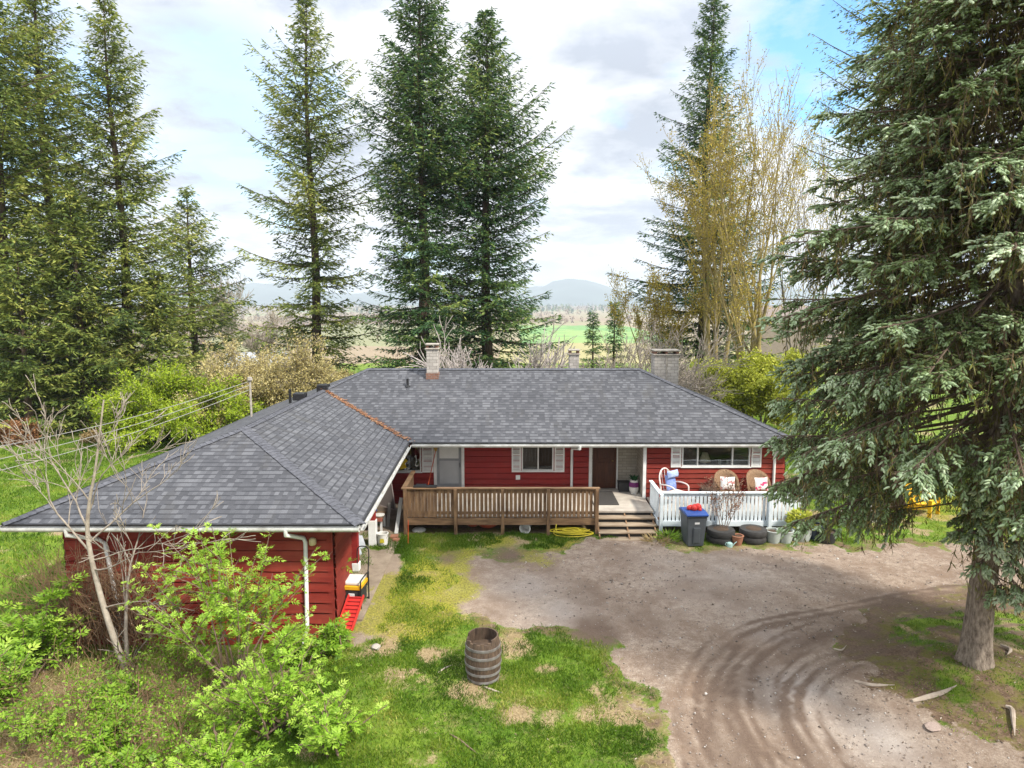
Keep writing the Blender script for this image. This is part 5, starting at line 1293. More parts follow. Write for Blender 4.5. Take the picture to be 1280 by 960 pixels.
fir(388, 200, 45, -14, 4.3, 1.0, 11, 'slender lone fir standing left of the chimney gap, with open sky either side', tr=.36, gap=.52, nb=6, col=.42, gapfrac=.15)
fir(527, 200, 42, -60, 4.1, .6, 12, 'dark dense fir of the close pair behind the narrow chimney, left one', FIRD, tr=.42, gap=.42, nb=8, col=.36, dens=1.15, gapfrac=.06)
fir(608, 200, 43.5, 12, 4.5, .6, 13, 'dense fir of the close pair behind the narrow chimney, right and lower one', FIRD, tr=.40, gap=.42, nb=8, col=.40, dens=1.15, gapfrac=.06)
fir(884, 200, 52, -22, 6.6, 3.0, 14, 'tall fir rising behind the yellow budding maple', FIRD, tr=.40, gap=.55, nb=7, col=.85, gapfrac=.0, dens=1.15)
fir(148, 250, 40, -8, 5.6, 1.0, 15, 'tall fir in the left clump with its trunk showing through thin branches', tr=.34, gap=.47, nb=7, col=.72, gapfrac=.10, dens=1.05)
fir(62, 250, 42, -70, 3.8, .8, 16, 'very tall fir in the left clump behind the bushy edge firs', tr=.42, gap=.46, nb=7, col=.42, gapfrac=.10, dens=1.1)
fir(-2, 250, 37, -120, 3.7, .6, 17, 'bushy olive fir at the left edge of the left clump', tr=.40, gap=.44, nb=7, col=.42, gapfrac=.06)
fir(238, 330, 47, 235, 4.6, .8, 18, 'shorter fir on the right flank of the left clump', tr=.28, gap=.46, nb=6, col=.60, gapfrac=.12)
fir(100, 420, 36.5, 235, 3.8, .3, 19, 'low bushy fir at the foot of the left clump', tr=.25, gap=.40, nb=7, col=.70, gapfrac=.04, dens=1.2)
fir(200, 440, 39, 330, 3.3, .2, 20, 'lowest young fir of the left clump by the bright green bush', tr=.18, gap=.38, nb=7, col=.8, gapfrac=.04, dens=1.2)
fir(30, 440, 34.5, 300, 3.4, .2, 21, 'low fir at the lawn edge far left', tr=.2, gap=.40, nb=7, col=.75, gapfrac=.04, dens=1.2)
fir(741, 430, 66, 388, 1.5, .2, 22, 'small pointed conifer beyond the ridge, left of a second one', FIRD, tr=.12, gap=.36, nb=6, col=.9, gapfrac=.05, group='young conifers beyond the ridge')
fir(768, 430, 62, 374, 1.7, .2, 23, 'small dark conifer beyond the ridge just left of the wide chimney', FIRD, tr=.14, gap=.36, nb=6, col=.9, gapfrac=.05, group='young conifers beyond the ridge')
fir(1112, 450, 23.0, -150, 2.9, 4.6, 24, 'big fir with thick brown trunk directly behind the blue spruce', FIR, tr=.50, gap=.42, nb=8, col=.30, dens=2.0, gapfrac=.0, cs=.5)
fir(1330, 330, 27, -200, 4.0, 3.5, 25, 'fir at the right edge behind the spruce', FIR, tr=.36, gap=.5, nb=6, col=.42)

# ---------------- the blue spruce in front
def spruce(x, y, H, seed):
    rg = np.random.default_rng(seed); z = hz1(x, y)
    t = thing('blue_spruce', 'big blue spruce with drooping branches standing on the gravel island', 'tree', (x, y, z - .05))
    link('trunk', trunk_mesh(H, .23, seed, 32, .40, lean=-.006), SBARK, t)
    tips = []; hang = []; S0, S1, q0, q1 = [], [], [], []
    zb = 3.2; up = np.array([0, 0, 1.0])
    low = [(1.8 + 3.6 * i_ / 40, rg.uniform(-2.7, .3), rg.uniform(.5, 1.0) + .5 * i_ / 40) for i_ in range(40)]
    while zb < H - .5:
        f = (H - zb) / H; vis = zb < 13.5
        rad = 4.25 * min(1, f / .74) ** .95
        if zb < 4.8: rad *= .62 + .38 * (zb - 3.2) / 1.6
        n = (6 if zb < 5.2 else 8) if vis else 4; a0 = rg.uniform(0, 6.28)
        for k in range(n + len(low)):
            az = a0 + 2 * PI * k / n + rg.normal(0, .22); L = rad * rg.uniform(.66, 1.10)
            stub = k >= n
            if zb < 7: L = min(L, 3.7)
            if stub: _, az, L = low[k - n]
            h = np.array([math.cos(az), math.sin(az), 0]); pp = np.array([-h[1], h[0], 0])
            if zb < 4.1 and abs(h[1]) > .75 and h[0] < .2 and not stub: continue
            if zb < 5.2 and not stub and h[1] < -.2: L *= .62 if zb > 3.4 else .3
            pass
            if zb > 7.5 and h[0] > .3: L *= .55
            zz = zb + rg.uniform(-.18, .18) if not stub else low[k - n][0]
            el = -.16 - .22 * min(1, f * 1.3) + .5 * max(0, .45 - f) + rg.normal(0, .06) - .07 * (zb < 5.4); cu = .12 + rg.normal(0, .06)
            pos = lambda t_: np.array([-.006 * zz, 0, zz]) + h * L * np.asarray(t_)[..., None] + up * (L * (el * np.asarray(t_) + cu * np.asarray(t_) ** 2 ))[..., None]
            tt = np.linspace(0, 1, 7); pts = pos(tt); r0 = .012 + .007 * L
            S0.append(pts[:-1]); S1.append(pts[1:]); q0.append(r0 * (1 - .8 * tt[:-1])); q1.append(r0 * (1 - .8 * tt[1:]))
            nl = int(L * (9.0 if vis else 4)) + 4; tl = rg.beta(1.5, 1.0, nl) * .84 + .18
            if zb < 6.2: tl = (.52 if zb < 5.2 else .40) + tl * (.50 if zb < 5.2 else .62)
            sg = np.where(rg.random(nl) < .5, 1, -1)
            ll = np.clip((.36 * L * (1.08 - tl) + .22) * rg.uniform(.5, 1.15, nl), .15, 1.2) * (1.25 if zb < 6.5 else 1.0)
            ld = norm(h * .8 + pp * (sg * rg.uniform(.35, 1.0, nl))[:, None] + up * rg.normal(-.35 if zb > 6.5 else -1.0, .3, nl)[:, None])
            lp = pos(tl); e = lp + ld * ll[:, None] - up * (.18 * ll[:, None] ** 2)
            S0.append(lp); S1.append(e); q0.append(np.full(nl, .009)); q1.append(np.full(nl, .004))
            age = rg.normal(.47, .15)
            for i in range(nl):
                m = int(ll[i] / .045) + 3; s = np.sort(rg.uniform(.10, 1.0, m)); s[-1] = .93
                P = lp[i] + ld[i] * (ll[i] * s)[:, None] - up * (.18 * (ll[i] * s) ** 2)[:, None]
                cr = np.cross(ld[i], up); sd_ = np.where(np.arange(m) % 2 == 0, 1., -1.); sd_[-1] = 0
                D = norm(ld[i] + cr * (sd_ * rg.uniform(.5, 1.1, m))[:, None] + up * rg.normal(-.12, .30, m)[:, None])
                outer = tl[i] * .6 + .4 * s
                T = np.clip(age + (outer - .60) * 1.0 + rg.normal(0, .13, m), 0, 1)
                tips.append((P, D, rg.uniform(.065, .135, m) * (1 if vis else 1.8), rg.uniform(.014, .022, m) * (1 if vis else 1.5), T))
            if vis:
                nh = int(L * 9); th = rg.uniform(.15 if zb > 5.6 else .58, .95, nh); P = pos(th) + pp * rg.normal(0, .25, nh)[:, None]
                hl = rg.uniform(.18, .75, nh)
                ms = (hl / .06).astype(int) + 2; ix = np.repeat(np.arange(nh), ms); s = rg.random(len(ix)) * hl[ix]
                hd_ = norm(np.stack([rg.normal(0, .22, nh), rg.normal(0, .22, nh), -np.ones(nh)], 1))
                PP = P[ix] + hd_[ix] * s[:, None]; DD = norm(rg.normal(0, .45, (len(ix), 3)) + [0, 0, -1])
                hang.append(cards(PP, DD, rg.normal(0, 1, (len(ix), 3)), rg.uniform(.07, .17, len(ix)), rg.uniform(.014, .030, len(ix)), np.clip(np.repeat(rg.normal(.45, .25, nh), ms) + rg.normal(0, .1, len(ix)), 0, 1)))
                S0.append(P); S1.append(P + hd_ * hl[:, None]); q0.append(np.full(nh, .006)); q1.append(np.full(nh, .003))
        low = []
        zb += (.22 if vis else .6) * rg.uniform(.7, 1.25)
    P = np.concatenate([a[0] for a in tips]); D = norm(np.concatenate([a[1] for a in tips])); L = np.concatenate([a[2] for a in tips]); Wd = np.concatenate([a[3] for a in tips]); T = np.concatenate([a[4] for a in tips])
    ref = np.tile(up, (len(P), 1)) + rg.normal(0, .3, (len(P), 3)); A = norm(np.cross(D, ref)); B = np.cross(D, A)
    V_ = np.zeros((len(P), 12, 3)); V_[:, 0] = P; V_[:, 11] = P + D * L[:, None]
    for r_, (fz, ) in enumerate(((.25,), (.72,))):
        for k in range(5):
            a = 2 * PI * (k + .5 * r_) / 5; w_ = Wd * (1.0 if r_ == 0 else .78) * rg.uniform(.72, 1.25, len(P))
            V_[:, 1 + r_ * 5 + k] = P + D * (L * (fz + rg.uniform(-.05, .05, len(P))))[:, None] + (A * math.cos(a) + B * math.sin(a)) * w_[:, None]
    q = np.arange(len(P))[:, None] * 12; F_ = []
    for k in range(5):
        k2 = (k + 1) % 5
        F_ += [q + np.array([[0, 1 + k2, 1 + k]]), q + np.array([[1 + k, 1 + k2, 6 + k]]), q + np.array([[1 + k2, 6 + k2, 6 + k]]), q + np.array([[6 + k, 6 + k2, 11]])]
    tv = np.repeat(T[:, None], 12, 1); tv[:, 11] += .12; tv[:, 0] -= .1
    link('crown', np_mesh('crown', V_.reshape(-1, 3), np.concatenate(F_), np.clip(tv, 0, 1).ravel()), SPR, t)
    V2, F2, T2 = join(hang); link('hanging_twigs', np_mesh('hanging_twigs', V2, F2, T2), HANG, t)
    BV, BF = segs_mesh(np.concatenate(S0), np.concatenate(S1), np.concatenate(q0), np.concatenate(q1), 4)
    link('branches', np_mesh('branches', BV, BF, smooth=True), LIMB, t)
    print('spruce tips', len(P), 'hang', len(V2) // 4)
spruce(8.86, 12.2, 22.0, 77)

# ---------------- bare and budding broadleaf trees
def grow(seed, stems, levels, spread=.55, ratio=.72, up_pull=.25, wig=.12, kids=(2, 4), seg=4):
    """stems: list of (pos, dir, length, radius) -> segments and tips"""
    rg = np.random.default_rng(seed); A0, A1, r0_, r1_, tips = [], [], [], [], []
    c0 = np.mean([np.array(p, float) for p, *_ in stems], 0) - [0, 0, .12]
    if len(stems) > 1 and np.ptp([p[2] for p, *_ in stems]) < .5:
        for p, d, l, r in stems: A0.append(c0); A1.append(np.array(p, float)); r0_.append(r); r1_.append(r)
    st = [(np.array(p, float), np.array(d, float) / np.linalg.norm(d), l, r, 0) for p, d, l, r in stems]
    while st:
        p, d, l, r, lv = st.pop(); rn = r; pts = []
        for i in range(seg):
            d = d + rg.normal(0, wig, 3) + np.array([0, 0, up_pull * .12]); d /= np.linalg.norm(d)
            q = p + d * l / seg; r2 = rn * (.86 if lv < levels else .75)
            A0.append(p); A1.append(q); r0_.append(rn); r1_.append(r2); pts.append((q, d.copy(), r2)); p, rn = q, r2
        tips.append((p, d, lv))
        if lv < levels:
            nk = rg.integers(kids[0], kids[1] + 1)
            for k in range(nk):
                j = rg.integers(1 if lv == 0 else 0, seg); q, dd, rr = pts[j]
                rv = rg.normal(0, 1, 3); rv -= dd * (rv @ dd); rv /= np.linalg.norm(rv)
                nd_ = dd + rv * spread * rg.uniform(.7, 1.5) + np.array([0, 0, up_pull]); nd_ /= np.linalg.norm(nd_)
                st.append((q, nd_, l * ratio * rg.uniform(.65, 1.1), max(.004, rr * .62), lv + 1))
            st.append((p, d + rg.normal(0, .12, 3), l * ratio, rn * .92, lv + 1))
    return np.array(A0), np.array(A1), np.array(r0_), np.array(r1_), tips
def wood_obj(nm, g, mat, t, thick=None, big=.05, rmin=0.0):
    A0, A1, a, b = g[:4]; a = np.maximum(a, rmin); b = np.maximum(b, rmin)
    BV, BF = segs_mesh(A0, A1 + (A1 - A0) * .04, a, b, 5); return link(nm, np_mesh(nm, BV, BF, smooth=True), mat, t)
def leafing(rg, g, per, L, Wd, lv_min, jitter=.15, updir=.3, n_along=2):
    A0, A1, a, b, tips = g; m = b < np.quantile(b, .72) if lv_min is None else b < lv_min
    P0, P1 = A0[m], A1[m]; n = len(P0); ix = np.repeat(np.arange(n), per); f = rg.random(len(ix))[:, None]
    P = P0[ix] * (1 - f) + P1[ix] * f + rg.normal(0, jitter, (len(ix), 3)); D = norm(rg.normal(0, 1, (len(ix), 3)) + [0, 0, updir])
    return cards(P, D, rg.normal(0, 1, (len(ix), 3)) + [0, 0, .8], rg.uniform(*L, len(ix)), rg.uniform(*Wd, len(ix)), np.clip(rg.normal(.5, .2, len(ix)), 0, 1))
BUD = leaf_mat('yellow_buds', [(0, (0.22, 0.15, 0.02)), (0.5, (0.42, 0.32, 0.04)), (1, (0.58, 0.50, 0.11))], 0.35)
LIME = leaf_mat('lime_leaves', [(0, (0.10, 0.17, 0.012)), (0.5, (0.26, 0.36, 0.018)), (1, (0.45, 0.50, 0.05))], 0.3)
YELG = leaf_mat('yellow_green_leaves', [(0, (0.17, 0.20, 0.02)), (0.5, (0.38, 0.42, 0.04)), (1, (0.56, 0.55, 0.10))], 0.3)
CATK = leaf_mat('pale_catkins', [(0, (0.26, 0.20, 0.08)), (0.5, (0.44, 0.37, 0.15)), (1, (0.56, 0.50, 0.26))], 0.2)

def maple(u, Y, vtop, seed, stems_n, label, buds, mat, r=.28, spread=.16, levels=4, group='budding broadleaf trees behind the house'):
    x = yp(u, 300, Y)[0]; z = hz1(x, Y); H = yp(u, vtop, Y)[2] - z
    rg = np.random.default_rng(seed); t = thing('maple_tree', label, 'tree', (x, Y, z - .1), 0, group)
    ss = []
    for k in range(stems_n):
        a = 2 * PI * k / stems_n + rg.uniform(-.4, .4); sp_ = spread * rg.uniform(.5, 1.4)
        ss.append(((.35 * math.cos(a), .35 * math.sin(a), -.2), (sp_ * math.cos(a), sp_ * math.sin(a), 1), H * .46 * rg.uniform(.8, 1.05), r * rg.uniform(.7, 1.1)))
    g = grow(seed, ss, levels, .62, .62, .42, .05, (2, 3), 6)
    wood_obj('branches', g, mat, t, rmin=.012)
    V_, F_, T_ = leafing(rg, g, buds, (.07, .17), (.05, .11), .022, .16)
    link('crown', np_mesh('crown', V_, F_, T_), BUD, t); print('maple', len(g[0]), len(F_))
    return t
maple(948, 43, 100, 31, 5, 'multi stemmed mossy tree with few yellow buds behind the wide chimney', 1, MOSSB, .27, .10)
maple(900, 47, 88, 36, 5, 'yellow budding tree in front of the tall fir behind the wide chimney', 2, MOSSB, .26, .07)
maple(1008, 50, 120, 33, 4, 'thin grey bare tree between the budding maple and the spruce', 1, GREYB, .13, .14, group='bare trees behind the house')
maple(822, 50, 340, 34, 4, 'low dense budding tree between small conifers and wide chimney', 2, MOSSB, .12, .22)
def bare(u, Y, vtop, vbase_z, seed, label, mat, n=3, spread=.6, levels=4, r=.09, name='bare_tree', leaf=None, per=1, kids=(3, 4), ls=((.06, .14), (.04, .09)), group=None, rmin=.008, up=.15, v_mid=430, ratio=.70):
    x = yp(u, v_mid, Y)[0]; z = hz1(x, Y); H = yp(u, vtop, Y)[2] - z
    rg = np.random.default_rng(seed); t = thing(name, label, 'bush' if 'bush' in name or 'shrub' in name else 'tree', (x, Y, z - .05), 0, group); ss = []
    for k in range(n):
        a = 2 * PI * k / n + rg.uniform(-.4, .4); sp_ = spread * rg.uniform(.4, 1.3)
        ss.append(((.15 * math.cos(a), .15 * math.sin(a), 0), (sp_ * math.cos(a), sp_ * math.sin(a), 1), H * .44 * rg.uniform(.75, 1.1), r))
    g = grow(seed, ss, levels, .6, ratio, up, .12, kids, 4); wood_obj('branches', g, mat, t, rmin=rmin)
    if leaf is not None:
        V_, F_, T_ = leafing(rg, g, per, ls[0], ls[1], None, .12); link('leaves', np_mesh('leaves', V_, F_, T_), leaf, t)
    return t
bare(617, 34, 405, 0, 41, 'bare pale fruit tree just behind the roof ridge', M('silver_bark', (0.48, 0.43, 0.40), (0.30, 0.26, 0.24), 6, 0.9), 3, 1.1, 4, .11, rmin=.016, ratio=.8)
bare(800, 33.5, 395, 0, 42, 'pale leaning bare tree behind the right end of the ridge', PALEB, 4, .9, 4, .09, rmin=.011)
bare(868, 34, 440, 0, 43, 'tangle of pale bare twigs right behind the wide chimney', PALEB, 6, .9, 4, .05, 'bare_shrub', rmin=.010)
bare(955, 38, 452, 0, 44, 'yellow green shrub behind the right slope of the roof', PALEB, 9, .7, 4, .05, 'leafy_bush', YELG, 7, ls=((.08, .20), (.06, .13)))
bare(905, 41, 455, 0, 45, 'second yellow green bush behind the wide chimney twigs', PALEB, 8, .7, 4, .05, 'leafy_bush', YELG, 6, ls=((.08, .20), (.06, .13)))
bare(985, 44, 445, 0, 46, 'olive budding shrub at the edge of the spruce', GREYB, 7, .6, 4, .06, 'leafy_bush', YELG, 3, ls=((.08, .18), (.06, .12)))
bare(226, 34.0, 452, 0, 47, 'bright lime green weeping bush behind the wing', PALEB, 14, 1.05, 4, .045, 'leafy_bush', LIME, 5, ls=((.10, .24), (.04, .09)), up=-.05)
bare(180, 34.5, 490, 0, 48, 'lower lime green bush left of the weeping bush', PALEB, 9, .7, 4, .04, 'leafy_bush', LIME, 6, ls=((.08, .20), (.05, .10)), up=.05)
bare(345, 36, 425, 0, 49, 'pale yellow catkin shrub behind the roof left of the lone fir', PALEB, 10, .75, 4, .05, 'catkin_shrub', CATK, 4, ls=((.06, .14), (.04, .08)))
bare(290, 34.5, 462, 0, 50, 'low pale catkin shrub beside the white mast', PALEB, 8, .8, 4, .04, 'catkin_shrub', CATK, 4, ls=((.06, .14), (.04, .08)))
bare(415, 40, 455, 0, 51, 'pale catkin shrub below the lone fir at the roof edge', PALEB, 8, .8, 4, .04, 'catkin_shrub', CATK, 4)
bare(325, 60, 395, 0, 52, 'distant pale leafless tree left of the lone fir', PALEB, 4, .5, 4, .10, rmin=.016, v_mid=400)
bare(285, 85, 352, 0, 53, 'distant tall pale poplar at the edge of the left clump', PALEB, 3, .12, 4, .14, rmin=.02, v_mid=380, up=.5)
RUST = M('rusty_twigs', (0.26, 0.12, 0.06), (0.15, 0.07, 0.04), 6, 0.9)
bare(18, 33, 530, 0, 54, 'rusty brown brush at the lawn edge far left', RUST, 12, .9, 4, .03, 'bare_shrub', leaf_mat('rusty_leaves', [(0, (0.13, 0.05, 0.02)), (1, (0.32, 0.16, 0.07))], .1), 2, rmin=.010)
bare(110, 33.5, 545, 0, 55, 'straw coloured brush below the left firs', PALEB, 12, .9, 4, .03, 'bare_shrub', leaf_mat('straw_leaves', [(0, (0.22, 0.14, 0.06)), (1, (0.42, 0.33, 0.15))], .1), 2, rmin=.010)

# slim bare tree in front of the wing
def path_tree():
    x, y = -7.75, 12.95; z = hz1(x, y)
    t = thing('bare_tree', 'slim bare grey tree with forking branches in front of the wing wall', 'tree', (x, y, z - .05))
    rg = np.random.default_rng(61)
    tr = smooth_line([(0, 0, 0), (-.28, 0, 1.0), (-.52, .05, 2.0), (-.62, .05, 2.9), (-.50, .0, 3.6), (-.30, -.05, 4.3), (-.05, -.05, 5.6)], 5)
    n = len(tr); A0, A1 = np.array(tr[:-1]), np.array(tr[1:]); rr = np.linspace(.068, .014, n)
    st = []
    def at(zq): return np.array(min(tr, key=lambda p: abs(p[2] - zq)))
    for zq, d, l, r in ((2.1, (.9, -.2, .45), 1.5, .035), (2.6, (-.8, -.2, .9), 1.9, .045), (2.75, (.7, .1, .8), 1.7, .045), (3.0, (-.55, .2, 1.2), 1.7, .04), (3.3, (.6, -.2, 1.3), 1.5, .035), (3.6, (-.5, -.2, 1.3), 1.3, .03), (1.4, (.8, -.4, .25), 1.3, .03), (4.1, (.45, .1, 1.2), 1.0, .02), (2.4, (1., .2, .05), 1.8, .03)):
        st.append((at(zq), d, l * .85, r * .55))
    g = grow(61, st, 3, .6, .62, .22, .13, (2, 3), 5)
    BV, BF = segs_mesh(A0, A1 + (A1 - A0) * .05, rr[:-1], rr[1:], 9); link('trunk', np_mesh('trunk', BV, BF, smooth=True), M('pale_sapling_bark', (0.42, 0.37, 0.30), (0.24, 0.20, 0.16), 5, 0.9, 0.3, 20), t)
    wood_obj('branches', g, PALEB, t, rmin=.006)
    st = [((.0, .1, 0), (-.18, .1, 1), 2.2, .05), ((.12, .0, 0), (.12, 0, 1), .8, .03)]
    wood_obj('suckers', grow(62, st, 2, .7, .6, .2, .12, (2, 3), 5), GREYB, t, rmin=.006)
path_tree()
# dead vine tangle on the wing corner
rg = np.random.default_rng(71); A, B, rr = [], [], []
for k in range(420):
    p = np.array([rg.uniform(-9.8, -7.3), rg.uniform(13.15, 13.85), rg.uniform(-.4, .2)]); cx_ = -8.9
    d = np.array([rg.normal(0, .35), rg.normal(0, .1), rg.uniform(.5, 1.2)]); Hh = rg.uniform(.8, 2.6) * (1 - .25 * abs(p[0] - cx_))
    for s in range(9):
        d += rg.normal(0, .22, 3) * [1, .4, 1] + np.array([(cx_ - p[0]) * .04, 0, -.34 * (p[2] > Hh)]); d /= np.linalg.norm(d)
        q = p + d * .24; q[1] = np.clip(q[1], 13.0, 13.9); q[2] = max(q[2], -.5); A.append(p); B.append(q); rr.append(.0075 - s * .0005); p = q
V_, F_ = segs_mesh(A, B, rr, rr, 3)
t = thing('dead_vine', 'tangled brown dead vine climbing the left corner of the wing', 'vine', (-8.8, 13.4, -.4))
link('vine_stems', np_mesh('vine_stems', V_ - np.array([-8.8, 13.4, -.4]), F_), M('dead_vine', (0.25, 0.15, 0.085), (0.13, 0.08, 0.05), 5, 0.95), t)

# leafy elder bushes in the foreground
ELD = leaf_mat('elder_leaves', [(0, (0.075, 0.16, 0.008)), (0.45, (0.20, 0.37, 0.018)), (1, (0.44, 0.58, 0.09))], 0.35, 0.5, .35)
ELD2 = leaf_mat('weed_leaves', [(0, (0.055, 0.13, 0.008)), (0.5, (0.16, 0.30, 0.018)), (1, (0.34, 0.46, 0.06))], 0.3, 0.5, .3)
def compound(rg, P, D, size, tint):
    """pinnate leaves: base points P, directions D"""
    n = len(P); D = norm(D); up = np.array([0, 0, 1.0]); out = []
    Sd = norm(np.cross(D, np.tile(up, (n, 1)) + rg.normal(0, .35, (n, 3)))); Nn = np.cross(Sd, D)
    for (f, s, ang) in ((.30, 1, .95), (.30, -1, .95), (.58, 1, .9), (.58, -1, .9), (.85, 1, .7), (.85, -1, .7), (.92, 0, 0)):
        b = P + D * (size * f)[:, None] - up * (.28 * size * f * f)[:, None]
        dd = D * math.cos(ang) + Sd * (s * math.sin(ang)) - up * .18 + rg.normal(0, .08, (n, 3))
        out.append(cards(b, dd, Nn + rg.normal(0, .18, (n, 3)), size * rg.uniform(.42, .60, n), size * rg.uniform(.15, .22, n), np.clip(tint + rg.normal(0, .08, n), 0, 1), .42, .18))
    return out
def elder(x, y, H, spread, nst, seed, label, mat=ELD, lsize=(.15, .27), per=5, low=.25, name='elder_bush', group='leafy bushes in the foreground'):
    rg = np.random.default_rng(seed); z = hz1(x, y); t = thing(name, label, 'bush', (x, y, z - .03), 0, group); A0, A1, q0, q1, parts = [], [], [], [], []
    for k in range(nst):
        a = rg.uniform(0, 6.28); lean = spread * rg.uniform(.05, 1.0); hh = H * rg.uniform(.55, 1.05) * (1 - .25 * lean / max(spread, .1)); p = np.array([rg.normal(0, .15), rg.normal(0, .15), 0.])
        n = 10; e = np.array([lean * math.cos(a), lean * math.sin(a), hh]); sub = [(p, e, .022)]; A0.append(np.array([[0, 0, -.06]])); A1.append(p[None]); q0.append(np.array([.022])); q1.append(np.array([.022]))
        for j in range(rg.integers(2, 5)):
            f = rg.uniform(.3, .8); b = p * (1 - f ** 1.0) + e * f; b[2] = hh * f ** .8
            aa = a + rg.normal(0, 1.1); l = H * rg.uniform(.18, .38); sub.append((b, b + np.array([l * .8 * math.cos(aa), l * .8 * math.sin(aa), l * rg.uniform(.35, .9)]), .012))
        for (s0, s1, r) in sub:
            ts = np.linspace(0, 1, n); pts = s0 + (s1 - s0) * ts[:, None]; pts[:, 2] = s0[2] + (s1[2] - s0[2]) * ts ** .8; pts += np.cumsum(rg.normal(0, .012, (n, 3)), 0)
            A0.append(pts[:-1]); A1.append(pts[1:]); q0.append(r * (1 - .75 * ts[:-1])); q1.append(r * (1 - .75 * ts[1:]))
            ln = np.linalg.norm(s1 - s0); m = int(ln / .09) * per // 2 + 2; f = rg.uniform(low if r > .02 else .05, 1, m); i0 = np.minimum((f * (n - 1)).astype(int), n - 2); fr_ = (f * (n - 1) - i0)[:, None]
            P = pts[i0] * (1 - fr_) + pts[i0 + 1] * fr_; aa = rg.uniform(0, 6.28, m)
            D = np.stack([np.cos(aa), np.sin(aa), rg.normal(.30, .35, m)], 1) + (pts[i0 + 1] - pts[i0]) * 2.0
            parts += compound(rg, P, D, rg.uniform(*lsize, m), np.clip(.35 + .35 * f + rg.normal(0, .12, m), 0, 1))
    V_, F_, T_ = join(parts); link('leaves', np_mesh('leaves', V_, F_, T_), mat, t)
    BV, BF = segs_mesh(np.concatenate(A0), np.concatenate(A1), np.concatenate(q0), np.concatenate(q1), 5); link('stems', np_mesh('stems', BV, BF, smooth=True), TWIGM, t)
    return len(F_)
nf = 0
nf += elder(-5.05, 11.9, 3.55, 1.95, 18, 81, 'tall bright green elder bush in front of the red wing wall', ELD, (.07, .18), per=3, low=.35)
nf += elder(-4.0, 10.6, 1.5, 1.3, 15, 82, 'lower bright green bush before the tall elder', ELD, (.08, .17), per=4, low=.2)
nf += elder(-2.9, 9.9, 1.0, 1.0, 12, 83, 'low green bush nearest the lawn at the bottom', ELD, (.09, .17), per=5, low=.15)
nf += elder(-4.5, 9.6, .95, 1.1, 12, 84, 'low green bush at the bottom below the tall elder', ELD, (.09, .17), per=5, low=.15)
nf += elder(-9.4, 12.6, 1.9, 1.1, 9, 85, 'green bush left of the wing corner', ELD2, per=4, low=.2)
nf += elder(-9.3, 11.2, 1.5, 1.0, 9, 86, 'pale green bush at the left edge', ELD2, per=4, low=.2)
nf += elder(-4.6, 13.25, .9, .5, 6, 87, 'small green bush at the foot of the white downpipe', ELD2, per=5, low=.1)
nf += elder(-3.75, 13.05, .7, .6, 6, 88, 'small leafy bush beside the red ramp', ELD2, per=5, low=.1)
nf += elder(-4.15, 14.9, 1.7, .35, 4, 89, 'thin leafy shoots in front of the porch corner', ELD, (.12, .2), per=3, low=.35)
nf += elder(-7.2, 11.6, .8, .8, 6, 90, 'small leafy shoots among the dry grass', ELD2, per=3, low=.3)
nf += elder(-6.4, 10.2, .8, .8, 6, 91, 'thin leafy shoots in the dry grass at the bottom edge', ELD2, per=3, low=.3)
BRAM = M('bramble_cane', (0.27, 0.15, 0.10), (0.16, 0.09, 0.06), 6, 0.9)
for i, (x, y, h_) in enumerate(((-6.9, 10.3, 1.1), (-5.6, 10.0, .9), (-7.9, 11.4, 1.2), (-6.1, 11.2, 1.0), (-6.6, 12.9, 1.0))):
    rg = np.random.default_rng(300 + i); t = thing('bramble', ('thicket of thin brown canes with small leaves at the bottom edge', 'smaller brown cane thicket at the bottom edge under the elder', 'brown cane thicket nearest the left edge', 'brown cane thicket between the sapling and the elder', 'brown cane thicket against the foot of the wing wall')[i], 'bush', (x, y, hz1(x, y) - .02), 0, 'brown brambles in the dry grass')
    ss = [((rg.normal(0, .35), rg.normal(0, .25), 0), (rg.normal(0, .5), rg.normal(0, .5), 1), h_ * rg.uniform(.4, .7), .007) for _ in range(16)]
    g = grow(310 + i, ss, 2, .8, .65, .0, .16, (2, 3), 4); wood_obj('branches', g, BRAM, t, rmin=.0035)
    V_, F_, T_ = leafing(rg, g, 2, (.03, .08), (.02, .045), None, .03); link('leaves', np_mesh('leaves', V_, F_, T_), ELD2, t)
nf += elder(-5.9, 9.3, .7, .9, 9, 92, 'low leafy tangle at the bottom edge left of the elder', ELD2, (.09, .16), per=4, low=.1)
nf += elder(-8.0, 10.6, .9, .9, 8, 93, 'loose leafy shoots on the dry ground before the slim bare tree', ELD2, (.09, .16), per=3, low=.2)
# shrub in the wide pot, perennial clump at steps, twigs in the tyre planter
def sprig(parent, nm, n, R_, H, mat, seed, L=(.08, .16), Wd=(.05, .09), z=0.0):
    rg = np.random.default_rng(seed); a = rg.uniform(0, 6.28, n); r = R_ * np.sqrt(rg.random(n)); zz = z + H * rg.random(n) ** .7 * (1 - .4 * (r / R_) ** 2)
    P = np.stack([r * np.cos(a), r * np.sin(a), zz], 1); D = norm(np.stack([np.cos(a), np.sin(a), rg.normal(.6, .5, n)], 1))
    V_, F_, T_ = cards(P, D, rg.normal(0, 1, (n, 3)), rg.uniform(*L, n), rg.uniform(*Wd, n), rg.uniform(0, 1, n)); return link(nm, np_mesh(nm, V_, F_, T_), mat, parent)
sprig(py_, 'leaves', 520, .36, .55, YELG, 5, z=.34)
x, y, z = put(836, 678); t = thing('perennial_plant', 'clump of green blades growing under the left end of the white deck', 'plant', (x, y + .15, z)); sprig(t, 'leaves', 150, .28, .18, ELD2, 6, (.14, .32), (.02, .04))
